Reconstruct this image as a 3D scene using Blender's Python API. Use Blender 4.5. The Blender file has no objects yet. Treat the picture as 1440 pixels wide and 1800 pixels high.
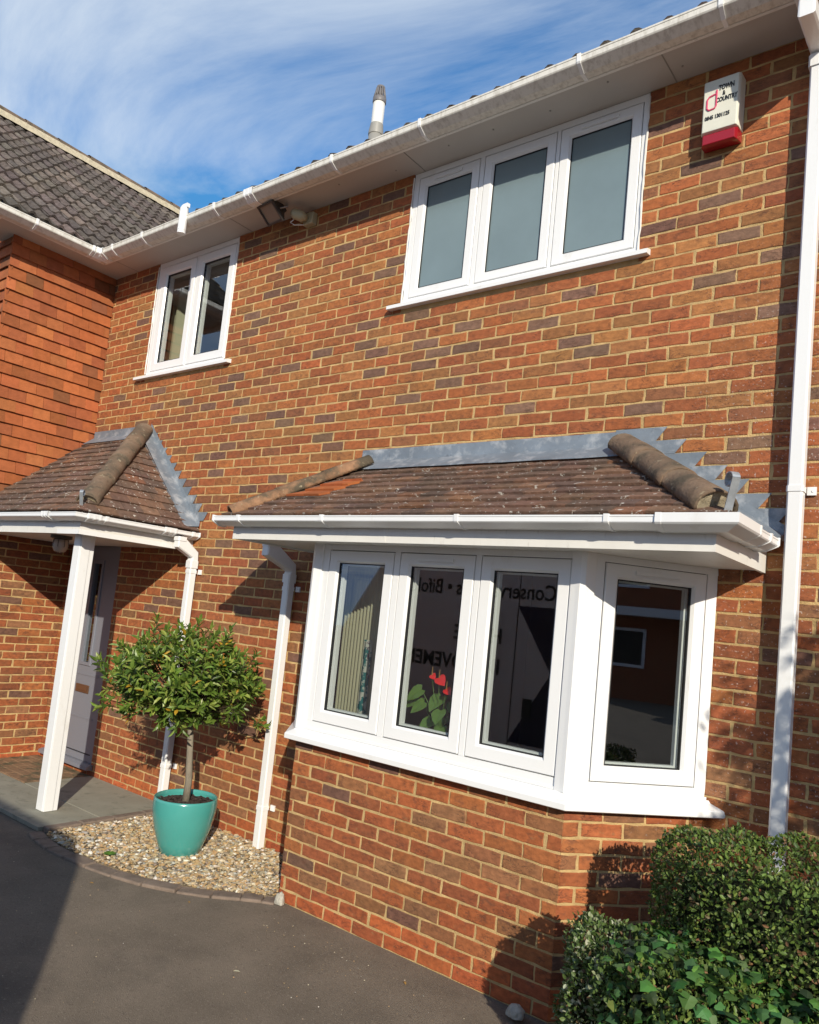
import bpy, bmesh, math, random
from mathutils import Vector, Matrix, noise as mnoise
R = math.radians
random.seed(1)
C = bpy.context.scene.collection
sc = bpy.context.scene

# ------------------------------------------------------------------ camera
YAW, PIT, ROL = 0.671255920, 0.0958654143, 0.102034350
FPX, PY = 1342.02739, 953.8032
cam_d = bpy.data.cameras.new('camera'); cam = bpy.data.objects.new('camera', cam_d); C.objects.link(cam)
c_, s_ = math.cos(YAW), math.sin(YAW)
F = Vector((-s_*math.cos(PIT), c_*math.cos(PIT), math.sin(PIT)))
Rt = Vector((c_, s_, 0)); Up = Rt.cross(F)
R2 = Rt*math.cos(ROL) + Up*math.sin(ROL); U2 = -Rt*math.sin(ROL) + Up*math.cos(ROL)
m = Matrix((R2, U2, -F)).transposed().to_4x4(); m.translation = Vector((0.934754, -3.966617, 1.773609))
cam.matrix_world = m
cam_d.sensor_fit = 'VERTICAL'; cam_d.sensor_height = 24.0
cam_d.lens = FPX/1800*24.0; cam_d.shift_x = 0.0; cam_d.shift_y = (PY-900)/1800
cam_d.clip_start = 0.05; cam_d.clip_end = 500
sc.camera = cam

# ------------------------------------------------------------------ light
LX, LZ = -1.08, -0.64                                   # direction the sunlight travels, per unit of +y
SUN = Vector((-LX, -1.0, -LZ)).normalized()             # towards the sun
sun_d = bpy.data.lights.new('sun', 'SUN'); sun = bpy.data.objects.new('sun', sun_d); C.objects.link(sun)
sun_d.energy = 5.0; sun_d.angle = R(0.53); sun_d.color = (1.0, 0.91, 0.76)
sun.rotation_euler = SUN.to_track_quat('Z', 'Y').to_euler()
sun.location = SUN*30
w = bpy.data.worlds.new('World'); sc.world = w; w.use_nodes = True
nt = w.node_tree; nt.nodes.clear(); N = nt.nodes.new; L = nt.links.new
wo = N('ShaderNodeOutputWorld'); bg = N('ShaderNodeBackground'); sky = N('ShaderNodeTexSky')
sky.sky_type = 'NISHITA'; sky.sun_disc = False
sky.sun_elevation = math.asin(SUN.z); sky.sun_rotation = math.atan2(SUN.x, SUN.y)
sky.air_density = 1.0; sky.dust_density = 0.0; sky.ozone_density = 3.0
tc = N('ShaderNodeTexCoord'); sep = N('ShaderNodeSeparateXYZ'); L(tc.outputs['Generated'], sep.inputs[0])
def wm(op, a, b=None, v=None, clamp=False):
    n = N('ShaderNodeMath'); n.operation = op; n.use_clamp = clamp
    L(a, n.inputs[0])
    if b is not None: L(b, n.inputs[1])
    if v is not None: n.inputs[1].default_value = v
    return n.outputs[0]
zz = wm('MAXIMUM', sep.outputs[2], v=0.04)
cx = wm('DIVIDE', sep.outputs[0], zz); cy = wm('DIVIDE', sep.outputs[1], zz)
cmb = N('ShaderNodeCombineXYZ'); L(cx, cmb.inputs[0]); L(cy, cmb.inputs[1])
mp = N('ShaderNodeMapping'); L(cmb.outputs[0], mp.inputs[0])
mp.inputs['Rotation'].default_value = (0, 0, R(60)); mp.inputs['Scale'].default_value = (0.5, 1.1, 1); mp.inputs['Location'].default_value = (1.0, 6.0, 0)
n1 = N('ShaderNodeTexNoise'); L(mp.outputs[0], n1.inputs['Vector']); n1.inputs['Scale'].default_value = 1.3
n1.inputs['Detail'].default_value = 9; n1.inputs['Roughness'].default_value = 0.62; n1.inputs['Distortion'].default_value = 0.9
n2 = N('ShaderNodeTexNoise'); L(mp.outputs[0], n2.inputs['Vector']); n2.inputs['Scale'].default_value = 0.5
n2.inputs['Detail'].default_value = 3
s1 = wm('MULTIPLY', n1.outputs[0], v=0.75); s2 = wm('MULTIPLY', n2.outputs[0], v=0.45); s3 = wm('ADD', s1, s2)
cr = N('ShaderNodeValToRGB'); L(s3, cr.inputs[0])
cr.color_ramp.elements[0].position = 0.46; cr.color_ramp.elements[0].color = (0, 0, 0, 1)
cr.color_ramp.elements[1].position = 0.73; cr.color_ramp.elements[1].color = (0.85, 0.85, 0.85, 1)
mixc = N('ShaderNodeMixRGB'); L(cr.outputs[0], mixc.inputs[0])
sat = N('ShaderNodeHueSaturation'); L(sky.outputs[0], sat.inputs['Color']); sat.inputs['Saturation'].default_value = 1.28; sat.inputs['Value'].default_value = 1.85
lim = N('ShaderNodeMixRGB'); lim.blend_type = 'DARKEN'; lim.inputs[0].default_value = 1.0; L(sat.outputs[0], lim.inputs[1]); lim.inputs[2].default_value = (1.5, 3.1, 6.8, 1)
L(lim.outputs[0], mixc.inputs[1]); mixc.inputs[2].default_value = (7.4, 8.3, 9.3, 1)
L(mixc.outputs[0], bg.inputs[0]); bg.inputs[1].default_value = 0.10
L(bg.outputs[0], wo.inputs[0])
sc.view_settings.view_transform = 'Standard'; sc.view_settings.look = 'None'
sc.view_settings.exposure = 0.0; sc.view_settings.gamma = 1.0
sc.cycles.max_bounces = 7; sc.cycles.transparent_max_bounces = 10

# ------------------------------------------------------------------ materials
def mat(name, col, rough=0.6, spec=0.5, attr=False, vary=0.0, vscale=8, bump=0.0, bscale=60, coat=0.0, metal=0.0,
        dirt=None, trans=0.0, stretch=(1, 1, 1), col2=None, c2scale=4, c2pos=(0.45, 0.6)):
    ma = bpy.data.materials.new(name); ma.use_nodes = True
    t = ma.node_tree; t.nodes.clear(); n = t.nodes.new; l = t.links.new
    out = n('ShaderNodeOutputMaterial'); b = n('ShaderNodeBsdfPrincipled')
    b.inputs['Roughness'].default_value = rough; b.inputs['Specular IOR Level'].default_value = spec
    b.inputs['Coat Weight'].default_value = coat; b.inputs['Coat Roughness'].default_value = 0.08; b.inputs['Metallic'].default_value = metal
    geo = n('ShaderNodeNewGeometry'); mpn = n('ShaderNodeMapping'); l(geo.outputs['Position'], mpn.inputs[0]); mpn.inputs['Scale'].default_value = stretch
    pos = mpn.outputs[0]
    if attr:
        a = n('ShaderNodeAttribute'); a.attribute_name = 'col'; cur = a.outputs['Color']
    else:
        rgb = n('ShaderNodeRGB'); rgb.outputs[0].default_value = (*col, 1); cur = rgb.outputs[0]
    def nz(scale, detail=5, rgh=0.6):
        q = n('ShaderNodeTexNoise'); l(pos, q.inputs['Vector']); q.inputs['Scale'].default_value = scale
        q.inputs['Detail'].default_value = detail; q.inputs['Roughness'].default_value = rgh; return q
    def ramp(src, p0, p1, c0=(0, 0, 0, 1), c1=(1, 1, 1, 1)):
        r = n('ShaderNodeValToRGB'); l(src, r.inputs[0]); r.color_ramp.elements[0].position = p0; r.color_ramp.elements[1].position = p1
        r.color_ramp.elements[0].color = c0; r.color_ramp.elements[1].color = c1; return r.outputs[0]
    def mix(f, a, c, mode='MIX'):
        mm = n('ShaderNodeMixRGB'); mm.blend_type = mode; l(f, mm.inputs[0]) if not isinstance(f, float) else setattr(mm.inputs[0], 'default_value', f)
        l(a, mm.inputs[1])
        if isinstance(c, tuple): mm.inputs[2].default_value = (*c, 1)
        else: l(c, mm.inputs[2])
        return mm.outputs[0]
    if col2: cur = mix(ramp(nz(c2scale).outputs[0], *c2pos), cur, col2)
    if vary:
        r = ramp(nz(vscale).outputs[0], 0.25, 0.75, (1-vary, 1-vary, 1-vary, 1), (1+vary, 1+vary, 1+vary, 1))
        cur = mix(1.0, cur, r, 'MULTIPLY')
    if dirt:
        for dcol, dscale, p0, p1 in dirt: cur = mix(ramp(nz(dscale, 6, 0.65).outputs[0], p0, p1), cur, dcol)
    l(cur, b.inputs['Base Color'])
    if bump:
        bp = n('ShaderNodeBump'); bp.inputs['Strength'].default_value = bump; bp.inputs['Distance'].default_value = 0.01
        l(nz(bscale, 8, 0.65).outputs[0], bp.inputs['Height']); l(bp.outputs[0], b.inputs['Normal'])
    if trans:
        tr = n('ShaderNodeBsdfTranslucent'); l(cur, tr.inputs[0]); ms = n('ShaderNodeMixShader'); ms.inputs[0].default_value = trans
        l(b.outputs[0], ms.inputs[1]); l(tr.outputs[0], ms.inputs[2]); l(ms.outputs[0], out.inputs[0])
    else: l(b.outputs[0], out.inputs[0])
    ma['pos'] = 0
    return ma
def brick_mat():
    ma = mat('brick', (0.4, 0.15, 0.08), 0.82, 0.35, attr=True, vary=0.34, vscale=26, stretch=(1, 1, 1.6), dirt=[((0.12, 0.050, 0.030), 15, 0.55, 0.76), ((0.30, 0.17, 0.075), 21, 0.60, 0.80), ((0.20, 0.10, 0.05), 1.6, 0.56, 0.85)])
    t = ma.node_tree; n = t.nodes.new; l = t.links.new
    b = [q for q in t.nodes if q.type == 'BSDF_PRINCIPLED'][0]
    geo = [q for q in t.nodes if q.type == 'NEW_GEOMETRY'][0]
    mp2 = n('ShaderNodeMapping'); l(geo.outputs['Position'], mp2.inputs[0]); mp2.inputs['Scale'].default_value = (1, 1, 3.2); mp2.inputs['Rotation'].default_value = (0, R(6), 0)
    cz = n('ShaderNodeTexNoise'); l(mp2.outputs[0], cz.inputs['Vector']); cz.inputs['Scale'].default_value = 13; cz.inputs['Detail'].default_value = 6; cz.inputs['Roughness'].default_value = 0.62; cz.inputs['Distortion'].default_value = 1.3
    ab = n('ShaderNodeMath'); ab.operation = 'SUBTRACT'; l(cz.outputs[0], ab.inputs[0]); ab.inputs[1].default_value = 0.5
    ab2 = n('ShaderNodeMath'); ab2.operation = 'ABSOLUTE'; l(ab.outputs[0], ab2.inputs[0])
    rp = n('ShaderNodeValToRGB'); l(ab2.outputs[0], rp.inputs[0]); rp.color_ramp.elements[0].position = 0.0; rp.color_ramp.elements[1].position = 0.018
    msk = n('ShaderNodeTexNoise'); l(geo.outputs['Position'], msk.inputs['Vector']); msk.inputs['Scale'].default_value = 7; msk.inputs['Detail'].default_value = 2
    mr = n('ShaderNodeValToRGB'); l(msk.outputs[0], mr.inputs[0]); mr.color_ramp.elements[0].position = 0.5; mr.color_ramp.elements[1].position = 0.58
    mr.color_ramp.elements[0].color = (1, 1, 1, 1); mr.color_ramp.elements[1].color = (0, 0, 0, 1)
    mx = n('ShaderNodeMath'); mx.operation = 'MAXIMUM'; l(rp.outputs[0], mx.inputs[0]); l(mr.outputs[0], mx.inputs[1])   # 0 in a crease
    src = b.inputs['Base Color'].links[0].from_socket
    mul = n('ShaderNodeMixRGB'); mul.inputs[1].default_value = (0.06, 0.03, 0.025, 1); l(mx.outputs[0], mul.inputs[0]); l(src, mul.inputs[2])
    # pale splashes of lime near the right hand end of the wall
    sx = n('ShaderNodeSeparateXYZ'); l(geo.outputs['Position'], sx.inputs[0])
    near = n('ShaderNodeMapRange'); l(sx.outputs[0], near.inputs[0]); near.inputs[1].default_value = -0.55; near.inputs[2].default_value = -0.02; near.inputs[3].default_value = 0; near.inputs[4].default_value = 1
    zr = n('ShaderNodeMapRange'); l(sx.outputs[2], zr.inputs[0]); zr.inputs[1].default_value = 4.0; zr.inputs[2].default_value = 3.0
    vs = n('ShaderNodeTexNoise'); l(geo.outputs['Position'], vs.inputs['Vector']); vs.inputs['Scale'].default_value = 75; vs.inputs['Detail'].default_value = 3
    vr = n('ShaderNodeValToRGB'); l(vs.outputs[0], vr.inputs[0]); vr.color_ramp.elements[0].position = 0.62; vr.color_ramp.elements[1].position = 0.68
    q1 = n('ShaderNodeMath'); q1.operation = 'MULTIPLY'; l(near.outputs[0], q1.inputs[0]); l(zr.outputs[0], q1.inputs[1])
    q2 = n('ShaderNodeMath'); q2.operation = 'MULTIPLY'; l(q1.outputs[0], q2.inputs[0]); l(vr.outputs[0], q2.inputs[1])
    q3 = n('ShaderNodeMath'); q3.operation = 'MULTIPLY'; l(q2.outputs[0], q3.inputs[0]); q3.inputs[1].default_value = 0.55
    wh = n('ShaderNodeMixRGB'); l(q3.outputs[0], wh.inputs[0]); l(mul.outputs[0], wh.inputs[1]); wh.inputs[2].default_value = (0.62, 0.55, 0.5, 1)
    l(wh.outputs[0], b.inputs['Base Color'])
    fn = n('ShaderNodeTexNoise'); l(geo.outputs['Position'], fn.inputs['Vector']); fn.inputs['Scale'].default_value = 110; fn.inputs['Detail'].default_value = 5
    ad = n('ShaderNodeMath'); ad.operation = 'MULTIPLY_ADD'; l(mx.outputs[0], ad.inputs[0]); ad.inputs[1].default_value = 0.6; l(fn.outputs[0], ad.inputs[2])
    bp = n('ShaderNodeBump'); bp.inputs['Strength'].default_value = 0.55; bp.inputs['Distance'].default_value = 0.004; l(ad.outputs[0], bp.inputs['Height']); l(bp.outputs[0], b.inputs['Normal'])
    return ma
def glass_mat(name, tint=(0.80, 0.84, 0.82), k=3.7):
    ma = bpy.data.materials.new(name); ma.use_nodes = True; t = ma.node_tree; t.nodes.clear(); n = t.nodes.new; l = t.links.new
    out = n('ShaderNodeOutputMaterial'); ms = n('ShaderNodeMixShader'); tr = n('ShaderNodeBsdfTransparent'); gl = n('ShaderNodeBsdfGlossy')
    tr.inputs[0].default_value = (*tint, 1); gl.inputs['Roughness'].default_value = 0.0; gl.inputs['Color'].default_value = (0.86, 0.92, 1.0, 1)
    ge = n('ShaderNodeNewGeometry'); dt = n('ShaderNodeVectorMath'); dt.operation = 'DOT_PRODUCT'; l(ge.outputs['Normal'], dt.inputs[0]); l(ge.outputs['Incoming'], dt.inputs[1])
    def mt(op, a, b=None, c=None):
        q = n('ShaderNodeMath'); q.operation = op; q.use_clamp = True
        if isinstance(a, float): q.inputs[0].default_value = a
        else: l(a, q.inputs[0])
        if b is not None: q.inputs[1].default_value = b
        if c is not None: q.inputs[2].default_value = c
        return q
    ab = mt('ABSOLUTE', dt.outputs['Value']); om = n('ShaderNodeMath'); om.operation = 'SUBTRACT'; om.inputs[0].default_value = 1.0; l(ab.outputs[0], om.inputs[1])
    pw = mt('POWER', om.outputs[0], 5.0); mu = mt('MULTIPLY_ADD', pw.outputs[0], 0.85, 0.042*k)
    l(mu.outputs[0], ms.inputs[0]); l(tr.outputs[0], ms.inputs[1]); l(gl.outputs[0], ms.inputs[2]); l(ms.outputs[0], out.inputs[0])
    return ma
M = dict(
 brick=brick_mat(),
 mortar=mat('mortar', (0.56, 0.39, 0.18), 0.95, 0.2, vary=0.34, vscale=9, bump=0.8, bscale=160),
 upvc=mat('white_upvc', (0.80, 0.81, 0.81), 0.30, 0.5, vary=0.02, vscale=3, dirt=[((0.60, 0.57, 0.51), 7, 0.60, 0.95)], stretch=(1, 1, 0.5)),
 upvc_old=mat('weathered_upvc', (0.74, 0.73, 0.69), 0.42, 0.4, vary=0.05, vscale=5, dirt=[((0.42, 0.39, 0.34), 22, 0.60, 0.85)], stretch=(1.6, 1, 0.35)),
 dirty=mat('stained_upvc', (0.70, 0.68, 0.62), 0.5, 0.35, dirt=[((0.42, 0.39, 0.33), 26, 0.46, 0.80)], stretch=(1.5, 1, 0.4)),
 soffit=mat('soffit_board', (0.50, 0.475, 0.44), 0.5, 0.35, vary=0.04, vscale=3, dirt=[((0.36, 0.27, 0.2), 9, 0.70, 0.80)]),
 black=mat('black_gasket', (0.012, 0.012, 0.013), 0.6),
 grey=mat('grey_door_paint', (0.19, 0.20, 0.235), 0.4, 0.45),
 spacer=mat('grey_spacer', (0.30, 0.31, 0.31), 0.35, metal=0.4),
 glass=glass_mat('window_glass'),
 frost=mat('frosted_glass', (0.165, 0.225, 0.24), 0.16, 0.9, vary=0.12, vscale=1.6),
 lead=mat('lead', (0.20, 0.235, 0.275), 0.55, 0.45, metal=0.2, vary=0.2, vscale=5, dirt=[((0.46, 0.48, 0.50), 8, 0.50, 0.72), ((0.09, 0.10, 0.12), 14, 0.62, 0.8)], bump=0.35, bscale=18),
 tile=mat('clay_roof_tile', (0.1, 0.05, 0.04), 0.92, 0.2, attr=True, vary=0.3, vscale=26, bump=0.6, bscale=90,
          dirt=[((0.60, 0.57, 0.50), 30, 0.615, 0.64), ((0.085, 0.065, 0.05), 7, 0.50, 0.74), ((0.24, 0.155, 0.11), 14, 0.58, 0.78)]),
 hang=mat('hung_clay_tile', (0.5, 0.15, 0.05), 0.88, 0.2, attr=True, vary=0.16, vscale=18, bump=0.4, bscale=110),
 conc=mat('concrete_roof_tile', (0.10, 0.085, 0.075), 0.95, 0.2, attr=True, vary=0.4, vscale=22, bump=0.9, bscale=70, dirt=[((0.30, 0.27, 0.23), 40, 0.60, 0.74)]),
 hip=mat('lichen_hip_tile', (0.21, 0.145, 0.10), 0.95, 0.2, vary=0.4, vscale=16, bump=1.0, bscale=34,
         dirt=[((0.10, 0.08, 0.058), 8, 0.42, 0.60), ((0.34, 0.29, 0.20), 24, 0.60, 0.72), ((0.55, 0.53, 0.48), 70, 0.70, 0.74)]),
 hiporange=mat('orange_hip_tile', (0.29, 0.165, 0.095), 0.95, 0.2, vary=0.3, vscale=16, bump=0.9, bscale=60,
         dirt=[((0.10, 0.08, 0.055), 5, 0.46, 0.6), ((0.40, 0.34, 0.22), 30, 0.60, 0.74)]),
 pointing=mat('verge_mortar', (0.50, 0.43, 0.30), 0.95, 0.2, vary=0.25, vscale=20, bump=0.8, bscale=60),
 iron=mat('galvanised_iron', (0.38, 0.41, 0.44), 0.45, metal=0.5, vary=0.2, vscale=30),
 asphalt=mat('asphalt', (0.205, 0.168, 0.128), 0.95, 0.25, vary=0.26, vscale=2.6, bump=1.0, bscale=170,
             dirt=[((0.40, 0.345, 0.27), 150, 0.58, 0.70), ((0.27, 0.225, 0.17), 7, 0.62, 0.80), ((0.09, 0.075, 0.062), 190, 0.58, 0.68), ((0.125, 0.105, 0.085), 1.1, 0.55, 0.72), ((0.28, 0.235, 0.18), 62, 0.56, 0.70), ((0.13, 0.105, 0.085), 48, 0.57, 0.70)]),
 slab=mat('grey_paving', (0.27, 0.262, 0.21), 0.9, 0.25, vary=0.12, vscale=6, bump=0.3, bscale=120, dirt=[((0.15, 0.15, 0.115), 10, 0.55, 0.75)]),
 paver=mat('brick_paver', (0.24, 0.15, 0.09), 0.92, 0.2, vary=0.3, vscale=14, bump=0.5, bscale=100, dirt=[((0.10, 0.09, 0.055), 8, 0.48, 0.6)]),
 kerb=mat('kerb_block', (0.21, 0.162, 0.128), 0.92, 0.2, vary=0.3, vscale=11, bump=0.6, bscale=120, dirt=[((0.26, 0.20, 0.16), 30, 0.55, 0.75)]),
 gravel=mat('gravel_chips', (0.5, 0.4, 0.25), 0.85, 0.3, attr=True),
 gravelbed=mat('gravel_bed', (0.24, 0.185, 0.12), 0.95, 0.2, vary=0.5, vscale=60, bump=1.0, bscale=90),
 teal=mat('teal_glazed_pot', (0.065, 0.315, 0.285), 0.22, 0.6, vary=0.05, vscale=6, coat=0.5),
 soil=mat('bark_soil', (0.07, 0.05, 0.045), 1.0, 0.1, vary=0.6, vscale=60, bump=1.2, bscale=90),
 bark=mat('grey_bark', (0.23, 0.20, 0.155), 0.9, 0.2, vary=0.3, vscale=30, bump=0.7, bscale=70, stretch=(1, 1, 0.3)),
 leaf=mat('bay_leaf', (0.06, 0.12, 0.02), 0.40, 0.5, attr=True, trans=0.30),
 hleaf=mat('hedge_leaf', (0.05, 0.09, 0.02), 0.5, 0.35, attr=True, trans=0.18),
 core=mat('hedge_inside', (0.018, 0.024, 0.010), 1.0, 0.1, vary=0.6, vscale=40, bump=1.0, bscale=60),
 twig=mat('dark_twig', (0.055, 0.04, 0.025), 0.9, 0.2),
 alarm=mat('cream_plastic', (0.70, 0.70, 0.60), 0.4, 0.5, vary=0.05, vscale=14),
 red=mat('red_lens', (0.30, 0.008, 0.018), 0.2, 0.6),
 pink=mat('pink_print', (0.62, 0.07, 0.16), 0.6), ink=mat('black_print', (0.02, 0.022, 0.025), 0.6),
 ivory=mat('ivory_plastic', (0.42, 0.38, 0.24), 0.5), lampglass=mat('ribbed_lamp_glass', (0.42, 0.36, 0.30), 0.25, 0.7),
 darkmetal=mat('dark_metal', (0.06, 0.055, 0.05), 0.4, metal=0.3), lens=mat('floodlight_lens', (0.22, 0.19, 0.15), 0.25, 0.7),
 flue=mat('cream_flue_pipe', (0.74, 0.73, 0.68), 0.35), flueg=mat('grey_flue_collar', (0.30, 0.29, 0.26), 0.5), flued=mat('flue_terminal_plastic', (0.17, 0.16, 0.16), 0.5),
 copper=mat('bronze_letter_plate', (0.22, 0.12, 0.07), 0.35, metal=0.6),
 room=mat('room_wall', (0.30, 0.28, 0.25), 0.9), dark=mat('dark_room', (0.05, 0.045, 0.045), 0.9),
 sheer=mat('cream_curtain', (0.60, 0.58, 0.42), 0.9, 0.1, trans=0.35), 
 pattern=mat('leaf_print_curtain', (0.55, 0.56, 0.50), 0.9, 0.1, dirt=[((0.02, 0.16, 0.17), 13, 0.50, 0.52), ((0.09, 0.06, 0.10), 11, 0.60, 0.61)], trans=0.2),
 terracotta=mat('terracotta', (0.35, 0.13, 0.06), 0.8), plantleaf=mat('glossy_green_leaf', (0.14, 0.25, 0.06), 0.35, 0.5, attr=False, vary=0.15, trans=0.25),
 redflower=mat('red_spathe', (0.75, 0.02, 0.02), 0.3, 0.6), 
 vanwhite=mat('white_van_paint', (0.78, 0.79, 0.80), 0.2, 0.5, coat=0.5), navy=mat('navy_vinyl', (0.012, 0.016, 0.06), 0.35), rubber=mat('rubber', (0.02, 0.02, 0.02), 0.8),
 stone=mat('pale_stone', (0.42, 0.40, 0.34), 0.95, 0.2, vary=0.4, vscale=24, bump=1.0, bscale=60),
 grass=mat('lawn', (0.05, 0.09, 0.02), 0.95, 0.1, vary=0.4, vscale=9), weed=mat('weed_leaf', (0.10, 0.22, 0.03), 0.5, trans=0.3), drygold=mat('dry_leaf', (0.35, 0.2, 0.05), 0.8))

# ------------------------------------------------------------------ helpers
def empty(name, loc=(0, 0, 0), parent=None):
    o = bpy.data.objects.new(name, None); C.objects.link(o); o.location = loc; o.empty_display_size = 0.2
    if parent: o.parent = parent
    return o
def tag(o, label=None, cat=None, group=None, kind=None):
    if label: o['label'] = label
    if cat: o['category'] = cat
    if group: o['group'] = group
    if kind: o['kind'] = kind
    return o
def wloc(o):
    v = Vector((0, 0, 0))
    while o: v += Vector(o.location); o = o.parent
    return v
class MB:
    """collects faces in world coordinates; build() links them as one mesh object"""
    def __init__(s): s.v = []; s.f = []; s.c = []; s.m = []; s.sm = []; s.cur = (1, 1, 1); s.mi = 0; s.smooth = False
    def face(s, pts, col=None):
        b = len(s.v); s.v += [tuple(p) for p in pts]; s.f.append(tuple(range(b, b+len(pts)))); s.c.append(col or s.cur); s.m.append(s.mi); s.sm.append(s.smooth)
    def mesh(s, vs, fs, col=None):
        b = len(s.v); s.v += [tuple(p) for p in vs]
        for f in fs: s.f.append(tuple(i+b for i in f)); s.c.append(col or s.cur); s.m.append(s.mi); s.sm.append(s.smooth)
    def box(s, a, b, col=None):
        x0, y0, z0 = [min(a[i], b[i]) for i in range(3)]; x1, y1, z1 = [max(a[i], b[i]) for i in range(3)]
        s.mesh([(x0,y0,z0),(x1,y0,z0),(x1,y1,z0),(x0,y1,z0),(x0,y0,z1),(x1,y0,z1),(x1,y1,z1),(x0,y1,z1)],
               [(0,3,2,1),(4,5,6,7),(0,1,5,4),(1,2,6,5),(2,3,7,6),(3,0,4,7)], col)
    def obox(s, T, a, b, col=None):
        """box in a local frame T(u,n,z)"""
        u0,n0,z0 = a; u1,n1,z1 = b
        s.mesh([T(*p) for p in [(u0,n0,z0),(u1,n0,z0),(u1,n1,z0),(u0,n1,z0),(u0,n0,z1),(u1,n0,z1),(u1,n1,z1),(u0,n1,z1)]],
               [(0,3,2,1),(4,5,6,7),(0,1,5,4),(1,2,6,5),(2,3,7,6),(3,0,4,7)], col)
    def prism(s, pts, off, col=None):
        """planar polygon extruded by vector off"""
        n = len(pts); off = Vector(off); P = [Vector(p) for p in pts]
        s.mesh(P + [p+off for p in P], [tuple(range(n))[::-1], tuple(range(n, 2*n))] + [(i, (i+1) % n, n+(i+1) % n, n+i) for i in range(n)], col)
    def tube(s, path, r, seg=10, cap=True, square=None, col=None):
        """round tube (r number or list) or rectangular (square=(w,d)) along a path"""
        P = [Vector(p) for p in path]; rings = []
        if not isinstance(r, (list, tuple)): r = [r]*len(P)
        prevx = None
        for i, p in enumerate(P):
            d = (P[min(i+1, len(P)-1)] - P[max(i-1, 0)]).normalized()
            k = 1.0
            if 0 < i < len(P)-1:
                a = (P[i]-P[i-1]).normalized(); k = 1/max(0.35, a.dot(d))
            x = Vector((1, 0, 0)) if abs(d.x) < 0.9 else Vector((0, 1, 0))
            if prevx is not None: x = prevx
            y = d.cross(x).normalized(); x = y.cross(d).normalized(); prevx = x
            if square:
                wv, dv = square[0]/2, square[1]/2*k; ch = 0.12*square[0]
                prof = [(wv-ch,-dv),(wv,-dv+ch),(wv,dv-ch),(wv-ch,dv),(-wv+ch,dv),(-wv,dv-ch),(-wv,-dv+ch),(-wv+ch,-dv)]
                rings.append([p + x*a + y*b for a, b in prof])
            else:
                rings.append([p + (x*math.cos(2*math.pi*j/seg) + y*math.sin(2*math.pi*j/seg))*r[i] for j in range(seg)])
        n = len(rings[0]); vs = [q for rg in rings for q in rg]; fs = []
        for i in range(len(rings)-1):
            for j in range(n): fs.append((i*n+j, i*n+(j+1) % n, (i+1)*n+(j+1) % n, (i+1)*n+j))
        if cap: fs.append(tuple(range(n))[::-1]); fs.append(tuple((len(rings)-1)*n+j for j in range(n)))
        s.mesh(vs, fs, col)
    def lathe(s, cx, cy, prof, seg=32, col=None):
        vs = []; fs = []; n = len(prof)
        for j in range(seg):
            a = 2*math.pi*j/seg
            vs += [(cx+r*math.cos(a), cy+r*math.sin(a), z) for r, z in prof]
        for j in range(seg):
            k = (j+1) % seg
            for i in range(n-1): fs.append((j*n+i, k*n+i, k*n+i+1, j*n+i+1))
        s.mesh(vs, fs, col)
    def build(s, name, ma, parent=None, smooth=None, bevel=0, weld=False):
        me = bpy.data.meshes.new(name); me.from_pydata(s.v, [], s.f)
        for x in (ma if isinstance(ma, (list, tuple)) else [ma]): me.materials.append(x)
        me.polygons.foreach_set('material_index', s.m)
        me.polygons.foreach_set('use_smooth', [True]*len(s.f) if smooth else s.sm)
        ca = me.color_attributes.new('col', 'FLOAT_COLOR', 'CORNER'); buf = []
        for f, c in zip(s.f, s.c):
            buf += [c[0], c[1], c[2], 1.0]*len(f)
        ca.data.foreach_set('color', buf)
        me.validate(); me.update()
        o = bpy.data.objects.new(name, me); C.objects.link(o)
        if parent is not None:
            o.parent = parent; o.matrix_parent_inverse = Matrix.Identity(4)
            off = wloc(parent); me.transform(Matrix.Translation(-off))
        else:
            if s.v:
                vx = [v[0] for v in s.v]; vy = [v[1] for v in s.v]; vz = min(v[2] for v in s.v)
                org = Vector(((min(vx)+max(vx))/2, (min(vy)+max(vy))/2, vz)); me.transform(Matrix.Translation(-org)); o.location = org
        if weld or bevel:
            bm = bmesh.new(); bm.from_mesh(me); bmesh.ops.remove_doubles(bm, verts=bm.verts, dist=1e-5)
            bmesh.ops.recalc_face_normals(bm, faces=bm.faces); bm.to_mesh(me); bm.free()
        if bevel:
            mo = o.modifiers.new('bevel', 'BEVEL'); mo.width = bevel; mo.segments = 2; mo.limit_method = 'ANGLE'; mo.angle_limit = R(40)
        return o
def sweep(mb, path, prof, closed=True, cap=True):
    """sweep a profile (outward offset, z) along a plan polyline; outward = left of travel, mitred corners"""
    P = [Vector((p[0], p[1])) for p in path]; n = len(prof); vs = []
    zadd = [p[2] if len(p) > 2 else 0 for p in path]
    for i, p in enumerate(P):
        ds = []
        if i > 0: ds.append((P[i]-P[i-1]).normalized())
        if i < len(P)-1: ds.append((P[i+1]-P[i]).normalized())
        ns = [Vector((-d.y, d.x)) for d in ds]
        if len(ns) == 2:
            mm = (ns[0]+ns[1]); mm = mm/(1+ns[0].dot(ns[1]))
        else: mm = ns[0]
        for o, z in prof: q = p + mm*o; vs.append((q.x, q.y, z+zadd[i]))
    fs = []
    rng = range(n) if closed else range(n-1)
    for i in range(len(P)-1):
        for j in rng: fs.append((i*n+j, (i+1)*n+j, (i+1)*n+(j+1) % n, i*n+(j+1) % n))
    if cap and closed: fs.append(tuple(range(n))); fs.append(tuple((len(P)-1)*n+j for j in range(n))[::-1])
    mb.mesh(vs, fs)
def lerp(a, b, t): return a+(b-a)*t
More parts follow.
